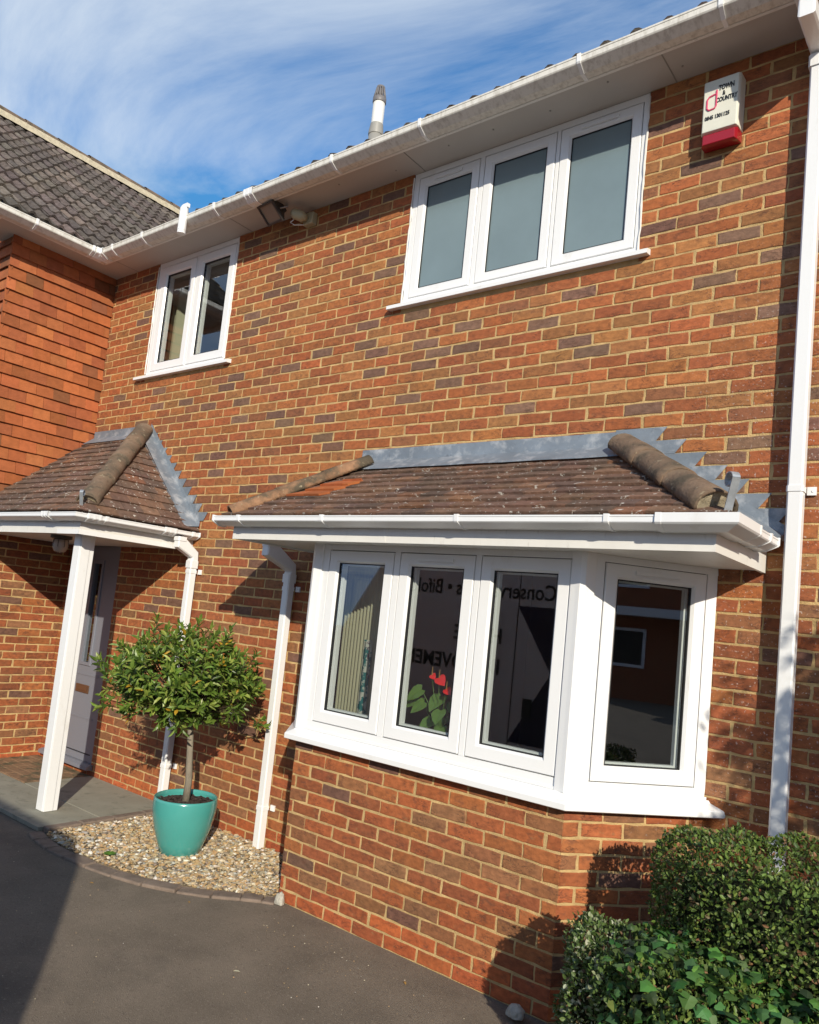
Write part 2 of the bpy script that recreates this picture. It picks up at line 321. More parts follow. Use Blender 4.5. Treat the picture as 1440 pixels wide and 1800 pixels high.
def clip_poly(poly, region):
    out = poly
    n = len(region)
    for i in range(n):
        a, b = region[i], region[(i+1) % n]; res = []
        def side(p): return (b[0]-a[0])*(p[1]-a[1])-(b[1]-a[1])*(p[0]-a[0])
        for j in range(len(out)):
            p, q = out[j], out[(j+1) % len(out)]; sp, sq = side(p), side(q)
            if sp >= 0: res.append(p)
            if (sp >= 0) != (sq >= 0):
                t = sp/(sp-sq); res.append((lerp(p[0], q[0], t), lerp(p[1], q[1], t)))
        out = res
        if len(out) < 3: return []
    return out
def area(p): return abs(sum(p[i][0]*p[(i+1) % len(p)][1]-p[(i+1) % len(p)][0]*p[i][1] for i in range(len(p))))/2

# ------------------------------------------------------------------ bricks
RED_OLD = [((0.40,0.118,0.048),5),((0.34,0.098,0.045),4),((0.42,0.150,0.060),4),((0.37,0.160,0.070),2),((0.29,0.105,0.055),2),((0.125,0.068,0.055),2.3),((0.165,0.095,0.070),1.5),((0.40,0.185,0.085),1.2)]
DEEP = [((0.33,0.085,0.035),5),((0.28,0.075,0.035),4),((0.36,0.110,0.045),3),((0.24,0.10,0.065),2.5),((0.125,0.06,0.048),2),((0.27,0.13,0.085),1.5)]
PLINTH = [((0.40,0.105,0.035),5),((0.36,0.09,0.032),4),((0.32,0.09,0.035),2)]
RED = [((0.35,0.107,0.038),5),((0.30,0.093,0.036),5),((0.35,0.125,0.042),5),((0.30,0.131,0.048),2.8),((0.25,0.100,0.046),2.7),((0.17,0.090,0.062),1.4),((0.19,0.108,0.070),1.5),((0.36,0.148,0.052),1.8)]
DEEP = [((0.32,0.093,0.034),5),((0.27,0.083,0.034),5),((0.33,0.110,0.038),4),((0.26,0.110,0.048),2.7),((0.165,0.085,0.058),1.4),((0.25,0.118,0.056),1.8)]
def pick(rng, pal):
    t = rng.random()*sum(w for _, w in pal)
    for c, w in pal:
        t -= w
        if t <= 0: break
    k = rng.uniform(0.86, 1.14); return tuple(min(1, x*k*rng.uniform(0.96, 1.04)) for x in c)
def brick_wall(name, T, u0, u1, z1, parent, seed, holes=(), phase=0.0, z0=0.0, palf=None):
    """T(u,n,z): local frame, n outward. One object: mortar ground + every brick as a raised, chipped block."""
    rng = random.Random(seed); mb = MB()
    # mortar ground
    us = sorted({u0, u1} | {h[i] for h in holes for i in (0, 1) if u0 < h[i] < u1}); zs = sorted({z0, z1} | {h[i] for h in holes for i in (2, 3) if z0 < h[i] < z1})
    mb.mi = 1
    for a, b in zip(us, us[1:]):
        for c, d in zip(zs, zs[1:]):
            mu, mz = (a+b)/2, (c+d)/2
            if any(h[0] < mu < h[1] and h[2] < mz < h[3] for h in holes): continue
            mb.face([T(a, -0.0032, c), T(b, -0.0032, c), T(b, -0.0032, d), T(a, -0.0032, d)])
    mb.mi = 0
    K0 = int(math.floor(z0/0.075+1e-6)); K1 = int(math.ceil(z1/0.075-1e-6))
    for K in range(K0, K1):
        za, zb = K*0.075+0.0060, (K+1)*0.075-0.0060
        ph = phase + (0.0 if K % 2 else 0.1125)
        i0 = int(math.floor((u0-ph)/0.225))-1; i1 = int(math.ceil((u1-ph)/0.225))+1
        for i in range(i0, i1):
            j = (rng.uniform(-0.004, 0.004), rng.uniform(-0.004, 0.004))
            segs = [(max(ph+i*0.225+0.0062+j[0], u0), min(ph+(i+1)*0.225-0.0062+j[1], u1))]
            for h in holes:
                if h[3] > za+0.01 and h[2] < zb-0.01:
                    ns = []
                    for a, b in segs:
                        if b <= h[0] or a >= h[1]: ns.append((a, b)); continue
                        if a < h[0]: ns.append((a, h[0]))
                        if b > h[1]: ns.append((h[1], b))
                    segs = ns
            colr = pick(rng, palf(K, ph+i*0.225) if palf else RED)
            for a, b in segs:
                if b-a < 0.022: continue
                zt = min(zb, z1); 
                if zt-za < 0.02: continue
                tilt = rng.uniform(-0.0012, 0.0012); dn = rng.uniform(-0.0015, 0.0015)
                nu = max(2, int((b-a)/0.045)); J = 0.0028
                loop = []
                for k in range(nu): loop.append((lerp(a, b, k/nu), za))
                loop += [(b, za), (b, (za+zt)/2)]
                for k in range(nu): loop.append((lerp(b, a, k/nu), zt))
                loop += [(a, zt), (a, (za+zt)/2)]
                jl = []
                for q, (uu, z) in enumerate(loop):
                    jl.append((uu+rng.uniform(-J, J), z+rng.uniform(-J, J)+tilt*(uu-(a+b)/2)/0.1))
                mu, mz = (a+b)/2, (za+zt)/2; n = len(jl); e = 0.0035
                ins = [(uu+(e if uu < mu-0.01 else -e if uu > mu+0.01 else 0)*1.0, z+(e if z < mz-0.01 else -e if z > mz+0.01 else 0)) for uu, z in jl]
                vs = [T(uu, -0.0065, z) for uu, z in jl] + [T(uu, -0.0018+dn, z) for uu, z in jl] + [T(uu, 0.0+dn+rng.uniform(-0.0005, 0.0005), z) for uu, z in ins]
                fs = [(q, (q+1) % n, n+(q+1) % n, n+q) for q in range(n)] + [(n+q, n+(q+1) % n, 2*n+(q+1) % n, 2*n+q) for q in range(n)] + [tuple(range(2*n, 3*n))]
                mb.mesh(vs, fs, colr)
    return mb.build(name, [M['brick'], M['mortar']], parent)
def frame2(O, u, n):
    O = Vector((O[0], O[1], 0)); u = Vector((u[0], u[1], 0)).normalized(); n = Vector((n[0], n[1], 0)).normalized()
    return lambda a, b, c: O + u*a + n*b + Vector((0, 0, c))

# ------------------------------------------------------------------ tiles on a slope
def tile_field(mb, O, U, V, region, gauge, width, pal, seed, thick=0.014, tip=0.020, top=0.006, wob=0.004, bond=0.5):
    rng = random.Random(seed); O, U, V = Vector(O), Vector(U).normalized(), Vector(V).normalized(); Nn = U.cross(V).normalized()
    umin = min(p[0] for p in region); umax = max(p[0] for p in region); vmin = min(p[1] for p in region); vmax = max(p[1] for p in region)
    for r in range(int((vmax-vmin)/gauge)+1):
        va, vb = vmin+r*gauge, vmin+(r+1)*gauge+0.008; off = (r % 2)*bond*width
        for i in range(-1, int((umax-umin)/width)+2):
            ua = umin+i*width-off+rng.uniform(-0.0015, 0.0015); ub = ua+width-0.0022
            j = rng.uniform(-wob, wob); j2 = rng.uniform(-wob, wob); sag = rng.uniform(0, 0.003)
            um = (ua+ub)/2
            poly = [(ua, va+j), (um, va+(j+j2)/2), (ub, va+j2), (ub, vb), (um, vb), (ua, vb)]
            poly = clip_poly(poly, region)
            if len(poly) < 3 or area(poly) < 4e-4: continue
            lift = rng.uniform(-0.002, 0.0025); tl = rng.uniform(-0.0015, 0.0015)
            def h(p): return lerp(tip, top, min(1, max(0, (p[1]-va)/gauge))) + lift + tl*(p[0]-um)/width*2 - sag*(1-abs(p[0]-um)/width*2)*0
            colr = pick(rng, pal); n = len(poly)
            topv = [O+U*p[0]+V*p[1]+Nn*h(p) for p in poly]; botv = [O+U*p[0]+V*(p[1])+Nn*(h(p)-thick) for p in poly]
            mb.mesh(topv+botv, [tuple(range(n))] + [(k, n+k, n+(k+1) % n, (k+1) % n) for k in range(n)], colr)
def hip_run(name, a, b, r, ma, parent, seed, seg_len=0.33, squash=0.8):
    """half round hip tiles, each one lapped over the next one down, bedded on mortar"""
    rng = random.Random(seed); a, b = Vector(a), Vector(b); d = (b-a).normalized(); Ltot = (b-a).length; n = max(1, round(Ltot/seg_len)); mb = MB()
    side = d.cross(Vector((0, 0, 1))).normalized(); up = side.cross(d).normalized()
    for i in range(n):
        p0 = a + d*(Ltot*i/n - (0.0 if i == 0 else 0.012)); p1 = a + d*(Ltot*(i+1)/n)
        rings = []
        K = 5
        for k in range(K+1):
            q = p0.lerp(p1, k/K); rr = r*lerp(1.05, 0.95, k/K)
            ring = []
            for t in range(13):
                an = math.pi*(-0.10+1.2*t/12); nzv = mnoise.noise(q*9+Vector((an, seed, 0)))*0.004 + rng.uniform(-0.001, 0.001)
                ring.append(q + side*math.cos(an)*(rr+nzv) + up*(math.sin(an)*(rr+nzv)*squash))
            ring += [q + side*math.cos(math.pi*(-0.10+1.2*t/12))*(rr-0.014) + up*(math.sin(math.pi*(-0.10+1.2*t/12))*(rr-0.014)*squash) for t in range(12, -1, -1)]
            rings.append(ring)
        nn = len(rings[0]); vs = [v for g in rings for v in g]; fs = []
        for k in range(K):
            for t in range(nn): fs.append((k*nn+t, (k+1)*nn+t, (k+1)*nn+(t+1) % nn, k*nn+(t+1) % nn))
        for base in (0, K*nn):
            for t in range(12): fs.append((base+t, base+t+1, base+nn-2-t, base+nn-1-t))
        mb.smooth = True; mb.mesh(vs, fs)
    o = mb.build(name, ma, parent)
    fb = MB(); q = a + d*0.012                     # mortar plug closing the low end
    fb.face([q + side*math.cos(math.pi*(-0.10+1.2*t/12))*(r-0.006) + up*(math.sin(math.pi*(-0.10+1.2*t/12))*(r-0.006)*squash) for t in range(13)])
    fb.prism([q + side*math.cos(math.pi*(-0.10+1.2*t/12))*(r-0.016) + up*(math.sin(math.pi*(-0.10+1.2*t/12))*(r-0.016)*squash) for t in range(13)], d*0.08)
    fb.build('mortar_bedding', M['pointing'], parent)
    return o
PROOF = [((0.175,0.105,0.074),5),((0.150,0.094,0.070),5),((0.205,0.118,0.078),3),((0.130,0.085,0.066),3),((0.215,0.108,0.064),1)]

# ------------------------------------------------------------------ setting
g = MB(); g.box((-60, -60, -0.3), (60, 60, 0)); o = g.build('driveway_ground', M['asphalt']); tag(o, kind='structure', label='worn brown-grey asphalt driveway', cat='ground')
g = MB(); rng = random.Random(5)
g.box((-6.62, -1.09, 0.003), (-4.42, -0.62, 0.034)); g.box((-5.63, -0.614, 0.003), (-4.42, -0.006, 0.034))
o = g.build('paving', M['slab'], bevel=0.003); tag(o, kind='structure')
g = MB()
for i in range(5):
    for j in range(6):
        x0 = -6.62+i*0.198; y0 = -0.608+j*0.1; g.box((x0, y0, 0.003), (x0+0.193, y0+0.095, 0.036+rng.uniform(-.002, .002)))
o = g.build('porch_floor', M['paver'], bevel=0.004); tag(o, kind='structure')

# ------------------------------------------------------------------ the brick house
H = empty('brick_house', (-3.2, 0, 0)); tag(H, 'red and brown brick house with white bay window and white gutters', 'house')
TM = frame2((0, 0), (1, 0), (0, -1))
holes = [(-2.513, -0.770, 3.945, 5.0), (-5.675, -4.468, 3.80, 5.0), (-2.93, -0.235, 1.0, 2.20), (-6.50, -5.675, 0.075, 2.215)]
def palm(K, u):
    if K < 2: return PLINTH
    if K < 29: return DEEP
    return RED
brick_wall('wall', TM, -6.70, 2.6, 4.965, H, 1, holes, palf=palm)
# bay brickwork: left splay, front, right splay
BL, BF0, BF1, BR = (-2.975, 0), (-2.49, -0.57), (-0.68, -0.57), (-0.215, 0)
def splay(a, b):
    d = Vector((b[0]-a[0], b[1]-a[1])); return frame2(a, d, (d.y, -d.x)), d.length
T1, l1 = splay(BF0, BF1); T2, l2 = splay(BF1, BR); T0, l0 = splay(BL, BF0)
brick_wall('bay_wall', T1, 0.0, l1, 0.975, H, 2, phase=0.035, palf=palm)
brick_wall('bay_wall', T2, 0.0, l2-0.004, 0.975, H, 3, phase=0.085, palf=palm)
brick_wall('bay_wall', T0, 0.004, l0, 0.975, H, 4, phase=0.05, palf=palm)

# main roof (front and back slope), eaves, soffit
ZS = 4.945                                   # soffit level
EAVE = [(2.6, -0.30), (-6.175, -0.30), (-6.175, -1.30), (-6.75, -1.30)]
mb = MB(); sweep(mb, EAVE[:2], [(0, ZS-0.024), (0, ZS+0.13), (-0.02, ZS+0.13), (-0.02, ZS-0.024)]); mb.build('fascia', M['upvc_old'], H)
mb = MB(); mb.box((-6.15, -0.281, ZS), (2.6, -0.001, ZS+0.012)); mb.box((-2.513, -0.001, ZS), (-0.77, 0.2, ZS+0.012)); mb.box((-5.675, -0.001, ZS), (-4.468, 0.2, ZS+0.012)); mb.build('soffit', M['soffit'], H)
for xx in (-0.62, -2.42, -4.3, -6.05):
    mb = MB(); mb.box((xx, -0.26, ZS-0.003), (xx+0.006, -0.002, ZS-0.0005)); mb.build('soffit_joint', M['flueg'], H)
for xx in (-0.55, -0.95, -1.35, -1.75, -2.1, -2.6, -3.1):
    mb = MB(); mb.tube([(xx, -0.16+0.05*math.sin(xx*9), ZS-0.004), (xx, -0.16+0.05*math.sin(xx*9), ZS)], 0.006, 8); mb.build('soffit_nail', M['flueg'], H)
GP = [(0.0, 0.058), (0.004, 0.0), (0.056, 0.0), (0.107, 0.030), (0.112, 0.037), (0.112, 0.066), (0.115, 0.068), (0.115, 0.078), (0.104, 0.080), (0.104, 0.072), (0.106, 0.040), (0.102, 0.034), (0.054, 0.006), (0.010, 0.006), (0.006, 0.058)]
def gutter(name, path, zb, ma, parent, brackets, unions=(), stops=(), zs=1.0):
    zsc = lambda pr: [(o*(1 if zs == 1 else 0.93), z*zs) for o, z in pr]
    G = empty(name, (path[0][0], path[0][1], zb), parent)
    mb = MB(); sweep(mb, path, [(o, z+zb) for o, z in zsc(GP)]); mb.build('channel', ma, G)
    OP = [(0.0, 0.062), (0.0, -0.005), (0.058, -0.005), (0.112, 0.027), (0.118, 0.036), (0.120, 0.084), (0.098, 0.086), (0.098, 0.080), (0.113, 0.079), (0.112, 0.037), (0.107, 0.030), (0.056, 0.0), (0.004, 0.0)]
    def at(i, t):
        a, b = Vector(path[i]), Vector(path[i+1]); return a.lerp(b, t)
    for i, s in brackets:
        a, b = Vector(path[i]), Vector(path[i+1]); d = (b-a).normalized(); p = a+d*s; q = p+d*0.022
        mb = MB(); sweep(mb, [tuple(p), tuple(q)], [(o, z+zb) for o, z in zsc(OP)]); 
        r0 = p - d*0.0; mb.build('bracket', M['upvc'], G)
    for i, s in unions:
        a, b = Vector(path[i]), Vector(path[i+1]); d = (b-a).normalized(); mb = MB()
        for k in (0, 0.045, 0.09): sweep(mb, [tuple(a+d*(s+k)), tuple(a+d*(s+k+0.016))], [(o*1.02, z+zb-0.002) for o, z in zsc(OP)])
        sweep(mb, [tuple(a+d*s), tuple(a+d*(s+0.105))], [(o*1.005, z+zb+0.001) for o, z in zsc(OP)]); mb.build('union', M['upvc'], G)
    for i, s in stops:
        a, b = Vector(path[i]), Vector(path[i+1]); d = (b-a).normalized(); mb = MB()
        sweep(mb, [tuple(a+d*s), tuple(a+d*(s+0.008))], [(o, z+zb) for o, z in zsc([(0.0, 0.084), (0.0, -0.006), (0.058, -0.006), (0.112, 0.026), (0.119, 0.036), (0.119, 0.086)])]); mb.build('stop_end', M['upvc'], G)
    return G
EAVEG = [(2.6, -0.301), (-6.174, -0.301), (-6.174, -1.31), (-6.85, -1.31)]
gutter('gutter', EAVEG, 4.920, M['dirty'], H, [(0, s) for s in (2.85, 3.62, 4.75, 5.55, 6.9, 7.95, 8.45)]+[(1, .17), (1, .72)], unions=[(0, 6.42), (0, 8.62), (1, .05)])
# gutter outlet stub hanging on the main gutter
o_ = MB(); o_.tube([(-4.72, -0.420, 5.055), (-4.72, -0.420, 4.83)], 0.036, 14, square=None); o_.tube([(-4.72, -0.420, 5.07), (-4.72, -0.420, 5.04)], 0.03, 12); o_.box((-4.75, -0.425, 5.065), (-4.68, -0.395, 5.10)); o_.tube([(-4.72, -0.420, 4.865), (-4.72, -0.420, 4.858)], 0.038, 14)
o_.build('gutter_outlet', M['upvc'], H)
def wavy_roof(name, O, U, V, ulen, vlen, parent, pitch=0.168, gauge=0.30, seed=0, u_from=0.0, ma=None, amp=0.028):
    """interlocking roll tiles: wave across, a step at every course"""
    O, U, V = Vector(O), Vector(U).normalized(), Vector(V).normalized(); Nn = U.cross(V).normalized(); rng = random.Random(seed); mb = MB(); mb.smooth = False
    K = 8; nu = int(ulen/pitch*K); rows = int(vlen/gauge)+1
    def hh(u):
        t = (u/pitch) % 1.0; return amp*(math.sin(math.pi*t/0.55) if t < 0.55 else -0.25*math.sin(math.pi*(t-0.55)/0.45))
    for r in range(rows):
        va = r*gauge; vb = min(va+gauge+0.02, vlen)
        if vb-va < 0.03: continue
        jit = [rng.uniform(-0.006, 0.006) for _ in range(nu//(2*K)+2)]; lif = [rng.uniform(-0.003, 0.004) for _ in range(nu//(2*K)+2)]; cs = [pick(rng, [((0.125,0.104,0.092),4),((0.10,0.084,0.075),4),((0.15,0.124,0.106),2)]) for _ in range(nu//(2*K)+2)]
        for i in range(nu):
            q = i//(2*K); ua, ub = u_from+i*pitch/K, u_from+(i+1)*pitch/K; j = jit[q]; lf = lif[q]
            P = lambda u, v, h: O+U*u+V*v+Nn*(h)
            ha, hb = hh(ua)+lf, hh(ub)+lf
            mb.face([P(ua, va+j, ha+0.030), P(ub, va+j, hb+0.030), P(ub, vb, hb+0.002), P(ua, vb, ha+0.002)], cs[q])
            mb.face([P(ua, va+j, ha+0.006), P(ub, va+j, hb+0.006), P(ub, va+j, hb+0.030), P(ua, va+j, ha+0.030)], cs[q])
    mb.face([O+U*0-Nn*0.03, O+U*ulen-Nn*0.03, O+U*ulen+V*vlen-Nn*0.03, O+V*vlen-Nn*0.03], (0.1, 0.1, 0.1))
    return mb.build(name, ma or M['conc'], parent)
RP = R(34)
# main roof front slope from the eave at y=-.33 to the ridge, and the back slope
mr = wavy_roof('roof', (-6.22, -0.354, 4.996), (1, 0, 0), (0, math.cos(RP), math.sin(RP)), 8.82, 5.2, H, seed=9, pitch=0.176)
mr2 = MB(); yr = -0.335+5.2*math.cos(RP); zr = 5.035+5.2*math.sin(RP)
mr2.mi = 0; mr2.prism([(2.6, yr, zr), (-6.3, yr, zr), (-6.3, 2*yr+0.33, 5.0), (2.6, 2*yr+0.33, 5.0)], (0, 0.0, -0.05)); mr2.cur = (0.1, 0.09, 0.08); mr2.build('rear_roof', M['conc'], H)
bk = MB(); bk.box((-6.4, 2*yr-0.2, 0), (2.6, 2*yr, 5.0)); bk.box((2.45, 0.12, 0), (2.6, 2*yr-0.2, 4.95)); bk.prism([(2.6, 0.0, 4.96), (2.6, 2*yr, 4.96), (2.6, yr, zr-0.1)], (-0.15, 0, 0)); bk.cur = RED[0][0]; bk.mi = 0
for i in range(len(bk.c)): bk.c[i] = RED[0][0]
bk.build('rear_wall', M['brick'], H)
# wall thickness at the openings so that reveals are solid
# interior rooms
rm = MB()
def room(mbx, x0, x1, y0, y1, z0, z1, front=True):
    mbx.face([(x0, y0, z0), (x1, y0, z0), (x1, y1, z0), (x0, y1, z0)]); mbx.face([(x0, y0, z1), (x0, y1, z1), (x1, y1, z1), (x1, y0, z1)])
    mbx.face([(x0, y1, z0), (x1, y1, z0), (x1, y1, z1), (x0, y1, z1)]); mbx.face([(x0, y0, z0), (x0, y1, z0), (x0, y1, z1), (x0, y0, z1)]); mbx.face([(x1, y0, z0), (x1, y0, z1), (x1, y1, z1), (x1, y1, z0)])
room(rm, -3.6, 0.9, 0.02, 4.2, 0.05, 2.45); room(rm, -6.3, -3.8, 0.02, 3.6, 2.7, 4.93)
rm.build('interior_room', M['room'], H)
rm = MB(); room(rm, -6.6, -5.5, 0.12, 1.6, 0.05, 2.4); rm.build('hallway', M['dark'], H)

# ------------------------------------------------------------------ windows
def ring(mb, T, r, bw, n0, n1, inn=None):
    """mitred rectangular ring r=(u0,u1,z0,z1) of width bw between depths n0..n1; inn = depth of the inner front edge"""
    u0, u1, z0, z1 = r; inn = n1 if inn is None else inn
    o = [(u0, z0), (u1, z0), (u1, z1), (u0, z1)]; i = [(u0+bw, z0+bw), (u1-bw, z0+bw), (u1-bw, z1-bw), (u0+bw, z1-bw)]; c = 0.004
    f = [(u0+c, z0+c), (u1-c, z0+c), (u1-c, z1-c), (u0+c, z1-c)]; s = 0.012
    k = [(u0+bw-s, z0+bw-s), (u1-bw+s, z0+bw-s), (u1-bw+s, z1-bw+s), (u0+bw-s, z1-bw+s)]
    V = [T(a, n0, b) for a, b in o]+[T(a, n1-c, b) for a, b in o]+[T(a, n1, b) for a, b in f]+[T(a, n1, b) for a, b in k]+[T(a, inn, b) for a, b in i]+[T(a, n0, b) for a, b in i]
    F_ = []
    for lvl in range(5):
        for j in range(4): F_.append((lvl*4+j, lvl*4+(j+1) % 4, (lvl+1)*4+(j+1) % 4, (lvl+1)*4+j))
    for j in range(4): F_.append((20+j, 20+(j+1) % 4, (j+1) % 4, j))
    mb.mesh(V, F_)
def casement(W, T, r, bw=0.078, glass='glass', vent=False, proud=0.004):
    mb = MB(); rr = (r[0]+0.005, r[1]-0.005, r[2]+0.005, r[3]-0.005); ring(mb, T, rr, bw, -0.055, proud, -0.012); mb.build('sash', M['upvc'], W)
    g = MB(); ring(g, T, (r[0]-0.001, r[1]+0.001, r[2]-0.001, r[3]+0.001), 0.018, -0.04, -0.016); 
    q = (rr[0]+bw-0.004, rr[1]-bw+0.004, rr[2]+bw-0.004, rr[3]-bw+0.004); ring(g, T, q, 0.009, -0.034, -0.0125); g.build('gasket', M['black'], W)
    s = MB(); qq = (q[0]+0.006, q[1]-0.006, q[2]+0.006, q[3]-0.006)
    if glass == 'glass':
        ring(s, T, (qq[0]-0.004, qq[1]+0.004, qq[2]-0.004, qq[3]+0.004), 0.015, -0.075, -0.048); s.build('inner_bead', M['upvc'], W)
    p = MB(); p.face([T(q[0]+.002, -0.02, q[2]+.002), T(q[1]-.002, -0.02, q[2]+.002), T(q[1]-.002, -0.02, q[3]-.002), T(q[0]+.002, -0.02, q[3]-.002)]); p.build('pane', M[glass], W)
    if vent:
        v = MB(); um = (r[0]+r[1])/2; v.obox(T, (um-0.12, proud, r[3]-0.048), (um+0.12, proud+0.012, r[3]-0.030)); v.obox(T, (um-0.115, proud+0.004, r[3]-0.052), (um+0.115, proud+0.016, r[3]-0.049)); v.build('trickle_vent', M['upvc'], W, bevel=0.003)
def frame_of(W, T, outer, sashes, d=-0.07, head=None):
    u0, u1, z0, z1 = outer; mb = MB(); zs0 = sashes[0][2]; zs1 = sashes[0][3]
    mb.obox(T, (u0, d, z0), (u1, 0, zs0)); mb.obox(T, (u0, d, zs1), (u1, 0, z1))
    ed = [u0]+[x for s in sashes for x in (s[0], s[1])]+[u1]
    for a, b in zip(ed[::2], ed[1::2]): mb.obox(T, (a, d, zs0), (b, 0, zs1))
    mb.build('frame', M['upvc'], W, bevel=0.002)
def sill(W, T, a, b, zt, out=0.05, back=-0.06):
    mb = MB(); P = [(back, zt), (0.0, zt), (out-0.006, zt-0.012), (out, zt-0.016), (out, zt-0.040), (out-0.006, zt-0.042), (0.002, zt-0.036), (back, zt-0.034)]
    mb.prism([T(a, n, z) for n, z in P], (T(b, 0, 0)-T(a, 0, 0))); mb.build('sill', M['upvc'], W)
TW = frame2((0, 0.004), (1, 0), (0, -1))
W1 = empty('window', (-1.64, 0, 3.96), H); tag(W1, 'wide triple white window with frosted panes')
S3 = [(-2.462, -1.940, 3.998, 4.872), (-1.905, -1.365, 3.998, 4.905), (-1.340, -0.805, 3.998, 4.905)]
S3 = [(a, b, 3.998, 4.90) for a, b, _, _ in S3]
frame_of(W1, TW, (-2.505, -0.775, 3.966, ZS-0.002), S3)
for k, s in enumerate(S3): casement(W1, TW, s, 0.068, 'frost', vent=(k != 1))
sill(W1, TW, -2.605, -0.70, 3.966, 0.055)
W2 = empty('window', (-5.07, 0, 3.82), H); tag(W2, 'narrow double white window with clear panes')
S2 = [(-5.615, -5.065, 3.845, 4.895), (-5.045, -4.495, 3.845, 4.895)]
frame_of(W2, TW, (-5.672, -4.471, 3.81, ZS-0.002), S2)
for s in S2: casement(W2, TW, s, 0.082)
sill(W2, TW, -5.79, -4.365, 3.812, 0.055)
rng = random.Random(8)
for xx, z0, z1 in ((-0.7725, 3.97, 4.94), (-2.509, 3.97, 4.94), (-5.677, 3.83, 4.94), (-4.466, 3.83, 4.94)):
    z = z0; seal = MB(); pts = []; rr_ = []
    while z < z1: pts.append((xx+rng.uniform(-.003, .003), -0.002, z)); rr_.append(rng.uniform(.004, .008)); z += 0.045
    seal.tube(pts, rr_, 6); seal.build('sealant', M['upvc_old'], H)
# bay window
B = empty('bay_window', (-1.6, -0.57, 0.975), H); tag(B, 'white bay window of front and splayed casements')
def shift(T, dn): return lambda u, n, z: T(u, n+dn, z)
A1 = shift(T1, -0.002)
BS = [(0.112, 0.630), (0.672, 1.188), (1.224, 1.748)]; ZB0, ZB1 = 1.085, 2.135
BS = [(a, b, ZB0, ZB1) for a, b in BS]
frame_of(B, A1, (0.02, l1-0.02, 1.033, 2.168), BS)
for k, s in enumerate(BS): casement(B, A1, s, 0.073, vent=(k == 1))
A2 = shift(T2, -0.002); S_ = [(0.112, 0.672, ZB0, ZB1)]; frame_of(B, A2, (0.02, l2-0.006, 1.033, 2.168), S_); casement(B, A2, S_[0], 0.073, vent=True)
A0 = shift(T0, -0.002); S_ = [(0.05, l0-0.11, ZB0, ZB1)]; frame_of(B, A0, (0.006, l0-0.02, 1.033, 2.168), S_); casement(B, A0, S_[0], 0.080)
def post(p, T_a, la, T_b):
    """faceted corner post"""
    q = [T_a(la-0.060, 0.010, 0), T_a(la-0.028, 0.016, 0), T_a(la-0.004, 0.022, 0), T_b(0.004, 0.022, 0), T_b(0.028, 0.016, 0), T_b(0.060, 0.010, 0), T_b(0.060, -0.07, 0), T_a(la-0.060, -0.07, 0)]
    mb = MB(); mb.prism([(v.x, v.y, 1.030) for v in q], (0, 0, 1.139)); mb.build('corner_post', M['upvc'], B, bevel=0.002)
post(BF1, T1, l1, T2); post(BF0, T0, l0, T1)
sp = [(BR[0]+0.10, 0.0), BF1, BF0, (BL[0]-0.10, 0.0)]
sp = [BR, BF1, BF0, BL]
def sweep_in(mb, path, prof): sweep(mb, path[::-1], [(-o, z) for o, z in prof])
mb = MB()
ex_ = (Vector(BR)-Vector(BF1)).normalized()*0.10; path = [tuple(Vector(BR)+ex_), tuple(BF1), tuple(BF0), (BL[0]-ex_.x, ex_.y)]
# travelling right to left puts the outside on the left
d1 = (Vector(BR)-Vector(BF1)).normalized(); ext = Vector(BR)+d1*0.0
sweep(mb, path, [(-0.08, 1.032), (0.012, 1.032), (0.020, 1.020), (0.068, 0.998), (0.072, 0.992), (0.072, 0.966), (0.066, 0.962), (0.010, 0.972), (-0.08, 0.976)])
mb.build('sill', M['upvc'], B)
mb = MB(); 
for zc in (1.055,):
    sweep(mb, [tuple(BR), tuple(BF1), tuple(BF0), tuple(BL)], [(0.0, 1.046), (0.007, 1.046), (0.007, 1.033), (0.0, 1.033)])
mb.build('sill_trim', M['upvc'], B)
mb = MB(); mb.prism([(BR[0], 0.02, 0.98), (BF1[0]-.06, BF1[1]+.07, 0.98), (BF0[0]+.06, BF0[1]+.07, 0.98), (BL[0], 0.02, 0.98)], (0, 0, 0.045)); mb.build('window_board', M['upvc'], B)
# bay eaves
ZBS = 2.168
mb = MB(); mb.prism([(-0.021, -0.794, ZBS), (-0.021, -0.001, ZBS), (-3.009, -0.001, ZBS), (-3.009, -0.794, ZBS)], (0, 0, 0.012)); mb.build('bay_soffit', M['upvc_old'], H)
BE = [(0.0, 0.0), (0.0, -0.815), (-3.03, -0.815), (-3.03, 0.0)]
mb = MB(); sweep(mb, BE, [(0.0, ZBS-0.012), (0.0, ZBS+0.115), (-0.02, ZBS+0.115), (-0.02, ZBS-0.012)]); mb.build('bay_fascia', M['upvc_old'], H)
mb = MB(); mb.box((-1.75, -0.8165, ZBS-0.012), (-1.735, -0.8155, ZBS+0.06)); mb.build('fascia_joint', M['upvc_old'], H)
gutter('bay_gutter', [(0.001, -0.25), (0.001, -0.816), (-3.115, -0.816)], ZBS+0.066, M['upvc'], H, [(0, .13), (1, .42), (1, 1.20), (1, 2.13), (1, 2.86)], unions=[], stops=[(0, -0.006), (1, 3.112)], zs=0.72)
gx = MB()
for a, b in (((0.001, -0.60), (0.001, -0.815)),):
    pass
OPU = [(0.0, 0.066), (0.0, -0.008), (0.060, -0.008), (0.115, 0.025), (0.122, 0.035), (0.122, 0.089), (0.096, 0.091), (0.096, 0.080), (0.116, 0.079), (0.114, 0.037), (0.108, 0.030), (0.056, -0.002), (0.004, -0.002)]
sweep(gx, [(0.001, -0.60), (0.001, -0.816), (-0.20, -0.816)], [(o*.93, z*.72+ZBS+0.066) for o, z in OPU])
